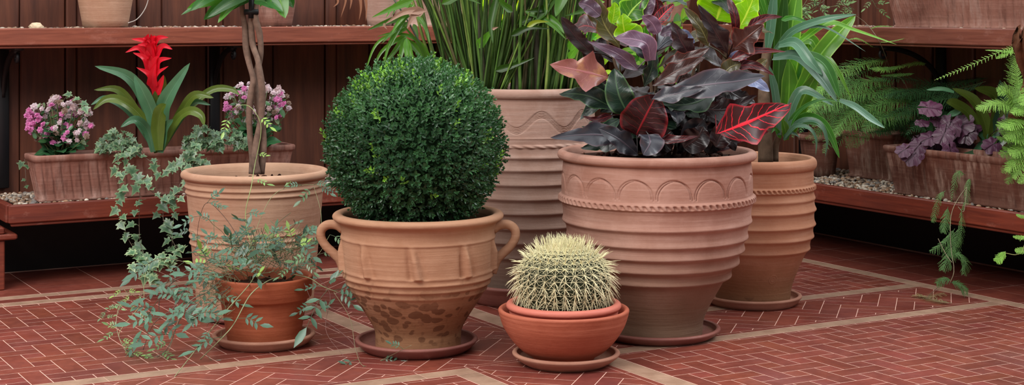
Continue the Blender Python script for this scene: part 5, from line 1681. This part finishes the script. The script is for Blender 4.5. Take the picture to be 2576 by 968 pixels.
jvine([(560, 690, 5.6), (470, 660, 5.75), (405, 650, 5.9), (372, 662, 6.2)], DL(1, 7, .085, .1, .9), .0016, (.16, .14, .08))
jvine([(740, 690, 5.6), (780, 700, 5.6), (812, 720, 5.58), (850, 735, 5.55)], [(.75, .3, .4, .08), (.8, -.6, -.9, .12, 1.1), (.9, .9, .1, .08), (.95, .9, -.4, .07), (.7, -.9, 0, .06)], .0018, (.26, .3, .14))
jvine([(760, 700, 5.62), (790, 770, 5.6), (812, 800, 5.58), (880, 855, 5.5), (905, 900, 5.42)], [(.25, -.9, -.3, .05), (.4, .5, .5, .05)], .0011, (.22, .12, .1))
jvine([(840, 735, 5.5), (880, 800, 5.48), (895, 880, fy(905)), (915, 920, fy(922)), (960, 905, fy(906)), (1035, 868, 5.33)],
      [(.5, -.8, -.3, .07, .7), (.56, -1, .1, .06, .7), (.62, -.4, -.2, .055, .8), (.7, .7, 0, .06, .7), (.78, .9, .1, .06, .7), (.98, .3, -.6, .06), (.97, -.5, .3, .04)], .0012, (.26, .22, .12))
jvine([(790, 690, 5.62), (830, 740, 5.6), (820, 830, 5.5), (868, 900, fy(902))], [], .0009, (.24, .12, .1))
# loops over the floor on the left
jvine([(370, 660, 6.3), (362, 720, 6.1), (358, 760, 5.9), (310, 820, 5.6), (300, 850, 5.52), (330, 882, 5.52)], DL(1, 5, .04, .3, 1, .5), .0014, (.42, .42, .2))
jvine([(360, 755, 5.9), (310, 760, 5.75), (293, 800, 5.6), (300, 850, 5.52), (325, 890, 5.5), (370, 900, 5.46), (420, 888, 5.48), (450, 800, 5.6), (480, 740, 5.7)], DL(1, 7, .045, .1, .8, .4), .0014, (.36, .30, .18))
jvine([(305, 862, 5.55), (320, 885, 5.5), (360, 892, 5.48), (420, 880, 5.47)], DL(-1, 9, .045, 0, .9, .5), .0012, (.3, .3, .14))
jvine([(345, 748, 5.85), (320, 735, 5.8), (312, 728, 5.8)], DL(1, 3, .03, .3, 1, .9), .001, (.4, .36, .16))
jvine([(300, 790, 5.7), (288, 765, 5.72), (270, 778, 5.7), (262, 800, 5.7)], DL(1, 4, .03, .2, 1, .3), .0009, (.3, .2, .14))
# upright and climbing shoots
jvine([(655, 700, Yj), (640, 640, Yj + .02), (622, 580, Yj + .05), (618, 530, Yj + .08), (632, 470, Yj + .12), (640, 420, 5.92), (656, 340, 5.93), (652, 300, 5.93), (625, 266, 5.95), (590, 270, 6.0), (572, 300, 6.1)],
      [(.3, .8, .2, .05), (.36, -.8, .2, .05, 1, .3), (.45, .9, -.1, .05, 1.2, .5), (.46, -.9, 0, .045, 1.2, .5), (.55, .8, .1, .035, 1.2, .8), (.54, -.8, .1, .035, 1.2, .7), (.74, .8, -.5, .05, 1.3, .9), (.72, -.8, -.2, .045, 1.2, .8), (.99, -.3, -1, .05, 1.2, .8), (.98, .2, -1, .04, 1.2, .8)], .0016, (.34, .44, .16))
jvine([(640, 690, Yj), (600, 600, Yj), (560, 540, Yj), (520, 510, 5.7), (500, 560, 5.75), (495, 620, 5.8)], [(.6, .6, .6, .05), (.62, .9, 0, .05), (.75, -.9, -.3, .06), (.5, .9, .1, .03)], .0012, (.14, .09, .07))
jvine([(660, 690, Yj), (700, 640, Yj), (760, 620, Yj), (800, 600, 5.72), (808, 540, 5.8), (790, 470, 5.9)], DL(1, 7, .05, .2, 1, .2), .0012, (.28, .3, .14))
jvine([(620, 640, Yj), (680, 500, Yj + .1), (740, 470, 5.9), (790, 465, 5.9), (815, 478, 5.92)], [(.4, .5, .6, .03, 1, .5), (.6, -.8, .1, .04), (.75, .8, .2, .045), (.85, .8, -.3, .045), (.99, .9, 0, .04)], .001, (.34, .38, .18))
jvine([(700, 690, 5.6), (760, 660, 5.6), (800, 640, 5.65), (830, 590, 5.8)], DL(1, 6, .05, .2, 1, .2), .0012, (.3, .34, .16))
# the tangled heart of the plant
for k in range(150):
    a = rng.uniform(0, 2 * PI)
    o = np.array([cx4 - .03, cy4, .235]) + np.array([rng.uniform(-.16, .13), rng.uniform(-.12, .1), rng.uniform(-.02, .10)])
    if rng.random() < .35: o += np.array([0, 0, rng.uniform(0, .09)])
    tw = nrm(np.array([math.cos(a), math.sin(a) * .6, rng.uniform(0, 1.1)]))
    e = o + tw * rng.uniform(.05, .11)
    tube(ms, smooth_path([o, (o + e) / 2 + rvec() * .012, e], 5), .0010, 4, c=np.array((.20, .22, .11)) * rng.uniform(.5, 1.5), cap=False)
    if k % 5 < 2:
        jleaf(e, tw * .6 + rvec() * .6, rng.uniform(.05, .085), rng.uniform(.55, 1.3), 0 if rng.random() < .8 else .8)
# dry thin needles on the left side
for k in range(230):
    o = np.array([P(555 + rng.normal() * 26, 0, Yj - .1)[0], Yj - .14 + rng.uniform(-.05, .05), 0])
    o[2] = .22 + rng.normal() * .055
    tw = nrm(np.array([-.7 + rng.normal() * .6, -.3, rng.normal() * .5]))
    tube(ms, [o, o + tw * rng.uniform(.02, .045)], .0008, 3, c=np.array((.26, .24, .12)) * rng.uniform(.6, 1.3), cap=False)
for k in range(90):
    o = np.array([cx4, cy4, .29]) + np.array([rng.uniform(-.05, .14), rng.uniform(-.08, .08), rng.uniform(-.02, .09)])
    tw = nrm(np.array([rng.normal() * .5 + .2, -.2, 1]))
    tube(ms, [o, o + tw * rng.uniform(.02, .05)], .0008, 3, c=np.array((.12, .15, .07)) * rng.uniform(.6, 1.3), cap=False)
tag(mb.build('leaves', L_jas, t), kind='stuff')
tag(ms.build('stems', M['cane'], t), kind='stuff')

# ---- asparagus ferns
L_fern = leafmat('fern_needles', (1, 1, 1, 1), None, None, .55, .3, tint=True, spec=.3)
def plume(mb, ms, path, width, col, n=44, needles=9, droop=.12, r=.0012, prof=None, flat=None, nlen=1.0):
    """flat feathery frond: spine, side branchlets, tiny needles"""
    pts = smooth_path(path, n + 1)
    T = nrm(np.gradient(pts, axis=0))
    tube(ms, pts, np.linspace(r, r * .5, n + 1), 4, c=col * .7, cap=False)
    nv = nrm(flat if flat is not None else (CAMV + UP * .8 + rvec() * .3))
    for i in range(2, n + 1):
        q = i / n
        w = width * (prof(q) if prof else math.sin(PI * min(1, q * .9 + .1)) ** .6)
        s = nrm(np.cross(T[i], nv))
        for sg in (1, -1):
            d = nrm(s * sg + T[i] * rng.uniform(.6, 1.0) + rvec() * .2)
            L = w * rng.uniform(.75, 1.1)
            o = pts[i]
            k = needles
            V, Fc = [], []
            e = nrm(np.cross(d, nv))
            for j in range(k + 1):
                p = o + d * L * j / k - UP * droop * L * (j / k) ** 2
                hw = .0027 * nlen * (1 - .55 * j / k)
                # serrated little ribbon
                V += [p + e * hw * (1.0 if j % 2 else .25), p - e * hw * (.25 if j % 2 else 1.0)]
            for j in range(k):
                Fc.append((2 * j, 2 * j + 1, 2 * j + 3, 2 * j + 2))
            mb.add(V, Fc, c=col * rng.uniform(.75, 1.25))
GD = np.array([.07, .20, .075]); GM = np.array([.17, .38, .09]); GL = np.array([.36, .62, .12])
Yr = 7.7
pf = UV(UF + .45, v_at(2170, UF + .45), .56)
t = thing('feathery_fern', 'spreading feathery asparagus fern filling the back of the right bench', 'fern', pf)
mb, ms = MB(), MB()
root = P(2200, 318, 7.95)
fr_l = [
    ([(2220, 300, 7.9), (2180, 240, 7.7), (2110, 190, 7.5), (2225, 150, 7.4)], 0, 0),
    ([(2230, 152, 7.6), (2160, 165, 7.5), (2110, 190, 7.4), (2080, 220, 7.35)], .05, 1), ([(2270, 165, 7.6), (2230, 175, 7.5), (2195, 172, 7.5)], .03, 1), ([(2250, 205, 7.6), (2190, 205, 7.5), (2130, 225, 7.4), (2080, 240, 7.3)], .06, 1),
    ([(2210, 235, 7.5), (2150, 235, 7.4), (2090, 260, 7.3), (2040, 262, 7.2)], .055, 1), ([(2200, 250, 7.6), (2140, 260, 7.5), (2080, 290, 7.4), (2035, 300, 7.3)], .05, .8),
    ([(2210, 260, 7.5), (2150, 280, 7.4), (2115, 310, 7.35), (2100, 345, 7.3)], .045, 1), ([(2250, 250, 7.6), (2200, 270, 7.5), (2160, 300, 7.4), (2120, 326, 7.35)], .06, 1),
    ([(2310, 262, 7.6), (2260, 255, 7.5), (2210, 262, 7.45), (2150, 300, 7.4)], .06, .8), ([(2300, 290, 7.6), (2260, 290, 7.5), (2210, 300, 7.4), (2170, 330, 7.35)], .06, .7),
    ([(2380, 225, 7.7), (2320, 228, 7.6), (2260, 232, 7.5), (2200, 245, 7.5)], .055, .25), ([(2480, 205, 7.6), (2420, 220, 7.6), (2350, 235, 7.55), (2280, 250, 7.5)], .05, .1),
    ([(2420, 240, 7.6), (2350, 255, 7.5), (2300, 275, 7.45), (2250, 300, 7.4)], .05, .15), ([(2090, 215, 7.4), (2060, 230, 7.35), (2040, 270, 7.3), (2030, 310, 7.3)], .045, 1),
    ([(2130, 195, 7.45), (2090, 230, 7.4), (2060, 275, 7.35), (2045, 320, 7.3)], .045, .8), ([(2240, 305, 7.6), (2220, 315, 7.5), (2170, 312, 7.4)], .04, .3),
    ([(2230, 310, 7.7), (2290, 310, 7.6), (2330, 330, 7.5)], .045, .0), ([(2280, 240, 7.6), (2330, 290, 7.6), (2340, 330, 7.5)], .05, .0), ([(2320, 250, 7.7), (2360, 280, 7.6), (2390, 300, 7.5)], .05, .0),
    ([(2330, 160, 7.5), (2300, 160, 7.5), (2230, 175, 7.5)], .02, 1), ([(2300, 185, 7.5), (2260, 188, 7.5), (2215, 190, 7.5)], .015, 1), ([(2260, 170, 7.5), (2225, 172, 7.5), (2185, 172, 7.5)], .014, 1),
    ([(2200, 120, 7.5), (2160, 98, 7.5), (2130, 100, 7.5)], .008, 1), ([(2275, 97, 7.5), (2240, 104, 7.5), (2215, 106, 7.5)], .007, 1), ([(2245, 67, 7.5), (2210, 66, 7.5), (2190, 72, 7.5)], .007, 1),
]
def PR(a, b, Y):
    r = (a - 1288) / F
    return P(a, b, min(Y, (5.54 if b > 118 else 5.12) / (AX[0] * r + AX[1])))
for path, w, g in fr_l[1:]:
    pp = [PR(*q) for q in path]
    col = GD * (1 - g) + GM * g
    if g == 1 and rng.random() < .5: col = GM * .6 + GL * .4
    plume(mb, ms, pp, w * 1.0, col * rng.uniform(.8, 1.2), n=int(30 + 320 * w), needles=6)
    if w > .03:
        for k in range(3 if g > .5 else 5):
            off = rvec() * .05
            plume(mb, ms, [p + off * (i + 1) / 2 + np.array([0, .05, 0]) for i, p in enumerate(pp)], w * .8, (GD * .8 if g < .5 else GD * .4 + GM * .6) * rng.uniform(.7, 1.2), n=30, needles=5)
        tube(ms, smooth_path([root, (root + pp[0]) / 2 + UP * .03, pp[0]], 8), .0012, 4, c=(.2, .22, .1))
for path in ([(2250, 240, 7.8), (2240, 180, 7.7), (2215, 110, 7.55), (2180, 60, 7.45), (2140, 30, 7.4), (2095, -15, 7.4)], [(2245, 240, 7.8), (2235, 190, 7.7), (2222, 170, 7.6)], [(2245, 190, 7.6), (2270, 200, 7.6), (2285, 228, 7.6)], [(2150, 182, 7.5), (2165, 195, 7.5), (2185, 202, 7.5)]):
    tube(ms, smooth_path([PR(*q) for q in path], 20), .0016, 5, c=(.30, .24, .16))
tag(mb.build('fronds', L_fern, t), kind='stuff')
tag(ms.build('stems', M['cane'], t), kind='stuff')

# right edge fern, bright
t = thing('bright_fern', 'bright yellow green fern with fronds hanging at the right edge', 'fern', P(2590, 330, 6.9))
mb, ms = MB(), MB()
rt = P(2610, 250, 6.8)
for path, w, tone in (
    ([(2590, 112, 6.6), (2530, 125, 6.6), (2440, 165, 6.55), (2350, 202, 6.5)], .016, 1.1), ([(2590, 105, 6.6), (2560, 120, 6.6), (2530, 135, 6.6), (2505, 147, 6.6)], .018, 1.2),
    ([(2560, 135, 6.6), (2520, 128, 6.6), (2478, 126, 6.6)], .008, 1.1), ([(2570, 300, 6.6), (2560, 220, 6.6), (2556, 145, 6.6)], .035, 1.0), ([(2600, 320, 6.6), (2550, 270, 6.55), (2500, 262, 6.5), (2455, 274, 6.5)], .038, 1.0),
    ([(2600, 280, 6.6), (2560, 260, 6.55), (2530, 232, 6.5), (2510, 232, 6.5)], .03, 1.0), ([(2600, 300, 6.6), (2560, 310, 6.5), (2520, 320, 6.45)], .035, 1.1), ([(2600, 330, 6.6), (2560, 325, 6.5), (2530, 350, 6.45)], .035, .9),
    ([(2600, 340, 6.6), (2570, 350, 6.5), (2535, 345, 6.45)], .035, 1.0), ([(2600, 350, 6.6), (2570, 375, 6.5), (2538, 385, 6.45)], .035, 1.0), ([(2600, 370, 6.6), (2570, 395, 6.5), (2530, 430, 6.45)], .035, 1.0),
    ([(2600, 390, 6.6), (2575, 415, 6.5), (2550, 450, 6.45)], .03, .9), ([(2600, 240, 6.6), (2580, 270, 6.5), (2545, 285, 6.45)], .035, 1.1), ([(2600, 200, 6.6), (2585, 230, 6.5), (2570, 265, 6.45)], .03, 1.1),
    ([(2600, 420, 6.5), (2588, 440, 6.45), (2560, 460, 6.4)], .022, .9), ([(2600, 545, 6.4), (2575, 545, 6.4), (2556, 540, 6.4)], .012, 1), ([(2600, 590, 6.4), (2575, 597, 6.4), (2548, 595, 6.4)], .014, 1), ([(2600, 620, 6.4), (2575, 628, 6.4), (2553, 630, 6.4)], .016, 1),
    ([(2530, 632, 6.4), (2518, 645, 6.4), (2506, 658, 6.4)], .020, 1.2), ([(2600, 400, 6.7), (2560, 420, 6.7), (2500, 470, 6.7)], .02, .5)):
    pp = [P(*q) for q in path]
    if w > .025:
        for k in range(2):
            of = rvec() * .03
            plume(mb, ms, [p + of + np.array([0, .04, 0]) for p in pp], w * 1.2, (GL * .4 + GM * .5) * tone * rng.uniform(.7, 1), n=30, needles=6)
    plume(mb, ms, pp, w * 1.25, (GL * .65 + GM * .35) * tone, n=int(24 + 500 * w), needles=7, nlen=1.15)
tube(ms, smooth_path([P(2600, 380, 6.5), P(2590, 520, 6.42), P(2576, 620, 6.4), P(2558, 640, 6.4), P(2528, 636, 6.4)], 20), .0016, 5, c=(.4, .42, .16))
tag(mb.build('fronds', L_fern, t), kind='stuff')
tag(ms.build('stems', M['cane'], t), kind='stuff')

# the long hanging spray
t = thing('hanging_fern_spray', 'long wilting fern spray hanging in front of the right bench', 'fern', P(2530, 412, 6.9))
mb, ms = MB(), MB()
for path in ([(2530, 410, 6.95), (2470, 435, 6.85), (2440, 462, 6.8), (2410, 500, 6.75), (2392, 545, 6.7), (2392, 620, 6.65), (2400, 680, 6.6), (2388, 715, 6.6)],
             [(2395, 660, 6.6), (2380, 640, 6.62), (2360, 600, 6.65)], [(2410, 520, 6.74), (2425, 530, 6.73), (2432, 470, 6.76)]):
    tube(ms, smooth_path([P(*q) for q in path], 24), .0015, 5, c=(.36, .32, .2))
for path, w, tone in (
    ([(2428, 440, 6.8), (2412, 432, 6.78), (2402, 460, 6.76), (2393, 508, 6.75)], .022, .9), ([(2442, 445, 6.8), (2434, 465, 6.78), (2432, 500, 6.76), (2420, 530, 6.75)], .018, 1),
    ([(2378, 480, 6.75), (2362, 495, 6.74), (2352, 535, 6.74), (2346, 560, 6.74)], .022, 1), ([(2385, 520, 6.72), (2378, 555, 6.71), (2372, 585, 6.7)], .030, .8), ([(2418, 525, 6.72), (2420, 560, 6.71), (2416, 600, 6.7), (2408, 622, 6.7)], .022, .9),
    ([(2402, 575, 6.68), (2385, 600, 6.67), (2365, 618, 6.66), (2338, 632, 6.66)], .028, .9), ([(2398, 590, 6.68), (2385, 640, 6.66), (2370, 680, 6.64)], .038, .8), ([(2412, 570, 6.68), (2402, 620, 6.67), (2392, 645, 6.66)], .034, .9),
    ([(2400, 640, 6.62), (2415, 640, 6.62), (2430, 660, 6.62), (2424, 690, 6.62)], .036, .7), ([(2392, 705, 6.6), (2375, 700, 6.6), (2355, 712, 6.6)], .030, .6), ([(2392, 710, 6.6), (2412, 712, 6.6), (2436, 728, 6.6)], .040, .5)):
    pp = [P(*q) for q in path]
    plume(mb, ms, pp, w, (GM * .55 + GD * .3 + np.array([.03, .05, .03])) * tone * 1.15, n=int(14 + 420 * w), needles=6, droop=.5, nlen=.8)
tag(mb.build('fronds', L_fern, t), kind='stuff')
tag(ms.build('stems', M['cane'], t), kind='stuff')
# fallen frond on the tiles
t = thing('fallen_frond', 'withered tan fern frond lying on the tiles at the right', 'fern', FL(2340, 750))
mb, ms = MB(), MB()
for path, w, c in (([(2378, 735), (2340, 745), (2295, 742)], .05, (.42, .32, .16)), ([(2395, 762), (2350, 755), (2310, 740)], .04, (.30, .26, .13)), ([(2360, 722), (2340, 740), (2330, 752)], .01, (.3, .2, .14))):
    pp = [FL(a, b, .008) for a, b in path]
    plume(mb, ms, pp, w, np.array(c), n=26, needles=5, droop=0, flat=UP, nlen=1.2)
tag(mb.build('needles', L_fern, t), kind='stuff')
ms.build('stem', M['cane'], t)

# ---- purple leaved plant in the right trough
L_pur = leafmat('purple_leaf', srgb(92, 56, 78), srgb(54, 26, 42), None, .38, .12, (1.4, .8, 1.1, 1), veinw=.05, side=.8, sidefreq=4, tint=True)
t = thing('coral_bells', 'purple leaved plant hanging over the front of the stained trough', 'plant', P(2360, 370, 7.1))
def ruffle(px, py, r, dpx, dpy, Y, tone, pink=0.0):
    o = P(px - dpx * .5, py - dpy * .5, Y)
    d = nrm(P(px + dpx, py + dpy, Y) - P(px, py, Y) + np.array([0, -.01, 0]))
    R = r / F * Y
    nv = nrm(CAMV * .8 + UP * .7 + rvec() * .3)
    x = nrm(np.cross(d, nv)); z = np.cross(x, d)
    k = 36
    V, A = [o], [(0, 0, 0)]
    for ring in (.35, .7, 1.0):
        for i in range(k):
            a = -PI * .93 + 2 * PI * .93 * i / (k - 1)
            rr = R * ring * (1 + .16 * ring * abs(math.sin(a * 3.5)) * 1.4 - .1) * (1.15 if abs(a) < 1.2 else .95)
            c_ = o + d * (R * .55) * 0
            V.append(c_ + d * rr * math.cos(a) * 1.1 + x * rr * math.sin(a) + z * R * (.10 * math.sin(a * 7) * ring ** 2 - .16 * ring ** 2 + .05))
            A.append((math.sin(a) * ring, .5 + .5 * math.cos(a) * ring, 0))
    f = [(0, 1 + i, 2 + i) for i in range(k - 1)]
    for q in range(2):
        for i in range(k - 1):
            a0 = 1 + q * k + i
            f.append((a0, a0 + k, a0 + k + 1, a0 + 1))
    mb = MB()
    mb.add(V, f, a=A, c=np.array([1, 1 - .3 * pink, 1 - .1 * pink]) * tone)
    b = P(2370 + (px - 2370) * .5, 385, 7.15)
    tube(mb, smooth_path([b, (b + o) / 2 + UP * .03, o], 8), .0016, 5, c=(.6, .3, .4))
    mb.build('leaf', L_pur, t)
for a in ((2292, 395, 25, -14, 10, 6.98, 1.1), (2306, 372, 22, -10, 10, 7.0, 1.0), (2330, 350, 22, -20, 8, 7.02, 1.15), (2345, 272, 26, 18, 2, 7.05, 1.3, .8), (2325, 309, 16, 16, 2, 7.05, 1.0, .6), (2366, 308, 22, 12, 8, 7.05, .7),
          (2385, 325, 30, -8, 18, 7.02, 1.0), (2372, 342, 26, -8, 14, 7.0, 1.1), (2415, 315, 32, 10, -4, 7.05, .7, .7), (2440, 318, 26, 10, 6, 7.05, .6, .8), (2430, 338, 26, -4, 14, 7.02, .6, .6), (2400, 345, 24, 4, 12, 7.05, .5),
          (2392, 385, 24, 2, 16, 6.95, 1.25), (2490, 368, 22, -14, 8, 6.92, 1.1), (2510, 408, 20, -14, 10, 6.9, 1.0), (2535, 395, 18, -10, 8, 6.9, .9), (2540, 325, 30, 2, 16, 6.9, .6), (2550, 350, 24, 2, 12, 6.9, .5),
          (2300, 385, 14, -4, 16, 7.02, .8), (2320, 365, 22, 10, 14, 7.1, .5), (2350, 365, 22, 0, 10, 7.15, .4), (2430, 365, 24, 0, 10, 7.15, .4), (2270, 380, 20, -14, 8, 6.98, 1.2)):
    ruffle(*a)
t = thing('bromeliad', 'dark green strap leaved plant behind the purple leaves in the right trough', 'plant', P(2480, 360, 7.1))
for i, (px, w, m, tone) in enumerate([
    ([(2490, 370), (2475, 300), (2445, 250), (2395, 222)], 26, L_bro2, .7), ([(2485, 372), (2440, 290), (2400, 262, -.03), (2380, 258, -.04)], 26, L_bro2, .6), ([(2492, 365), (2510, 290), (2500, 240), (2450, 222, -.03)], 34, L_bro2, .6),
    ([(2490, 360), (2520, 280), (2515, 200)], 30, L_bro, .35), ([(2400, 232), (2370, 224), (2330, 226)], 10, L_bro, 1.2), ([(2418, 275), (2400, 285), (2382, 290)], 14, L_bro, 1.0), ([(2500, 370), (2470, 340), (2448, 332, -.03)], 20, L_bro, .8),
    ([(2475, 350), (2450, 385, -.05), (2420, 388, -.08)], 14, L_bro, .7), ([(2480, 380, -.05), (2482, 400, -.1), (2468, 420, -.12)], 20, L_bro, .75), ([(2500, 375), (2540, 330), (2590, 320)], 26, L_bro, .5), ([(2500, 365), (2490, 345), (2520, 335)], 16, L_bro, 1.2)]):
    pts = [P(q[0], q[1], 7.05 + (q[2] if len(q) > 2 else 0)) for q in px]
    mb = MB(); blade(mb, pts, w / F * 7.0 * 1.15, nrm(np.array([.1, -1, .5])), 18, .35, strap, c=np.array([1, 1, 1]) * tone)
    mb.build('leaf', m, t)
# ragged brown stump at the right edge
mb = MB()
c0 = P(2585, 300, 6.95)
th = np.linspace(0, 2 * PI, 40, endpoint=False)
V = []
for q in np.linspace(0, 1, 14):
    cq = P(2585, 345 - 265 * q, 6.66 - .26 * q)
    z = cq[2]
    c0 = cq
    r = (.05 + .022 * math.sin(q * 9) - .028 * q) * (1 + .22 * np.sin(th * 9 + q * 3) + .1 * np.sin(th * 17))
    V.append(np.stack([c0[0] + r * np.cos(th), c0[1] + r * np.sin(th), z + .03 * np.sin(th * 5) * q], 1))
mb.add(np.concatenate(V), grid_faces(14, 40, True))
tag(mb.build('stump', plain('ragged_bark', srgb(130, 88, 66), .9, .6, 26, .006, .1)), 'ragged brown stump standing behind the bright fern at the right edge', 'stump')

# ---- leafy stems over the upper right shelf, dry hanging leaves and the loose wire
def leafy(label, stems, Y, cols, L=.055, yel=.3, cat='plant', base=None):
    global mb, ms
    t = thing('shelf_plant', label, cat, base if base is not None else P(stems[0][0][0], stems[0][0][1], Y))
    mb, ms = MB(), MB()
    for st in stems:
        pts = smooth_path([P(a, b, Y) for a, b in st], 24)
        tube(ms, pts, .0014, 5, c=(.2, .22, .1))
        for k in range(7, 24, 4):
            jleaf(pts[k], np.array([rng.uniform(-1, 1), -.3, rng.uniform(-.7, .5)]), L * rng.uniform(.8, 1.2), cols, yel)
    tag(mb.build('leaves', L_jas, t), kind='stuff')
    tag(ms.build('stems', M['cane'], t), kind='stuff')
leafy('light green leafy sprays hanging over the upper right shelf', [[(2060, -60), (2030, 0), (2010, 30)], [(2110, -60), (2080, -5), (2040, 22)], [(2110, -60), (2120, 0), (2150, 25)], [(2170, -60), (2190, -10), (2205, 20)], [(2080, -60), (2060, 10), (2020, 40)], [(2170, -60), (2140, 0), (2080, 20)]], 7.55, 1.0, .06, .45, base=P(2110, -60, 7.55))
mb = MB()
for a in ([(862, -20), (870, 0), (857, 45)], [(905, -20), (908, 20), (903, 52)], [(918, -20), (922, 15), (920, 54)], [(845, -20), (850, 5), (838, 18)], [(880, -20), (884, 0), (880, 25)]):
    blade(mb, [P(x, y, 7.15) for x, y in a], .014, CAMV, 10, .5, lance, c=(.9, .65, .5))
tag(mb.build('dry_leaves', L_dry), 'dry brown leaves hanging above the upper left shelf beside the weathered pot', 'leaves', kind='stuff')
mb = MB()
tube(mb, smooth_path([P(378, -20, 7.12), P(366, 20, 7.12), P(345, 48, 7.1), P(322, 58, 7.08)], 20), .0022, 6, c=(.55, .5, .45))
tag(mb.build('cable', M['cane']), 'pale thin cable hanging down to the upper left shelf beside the tan pot', 'cable')
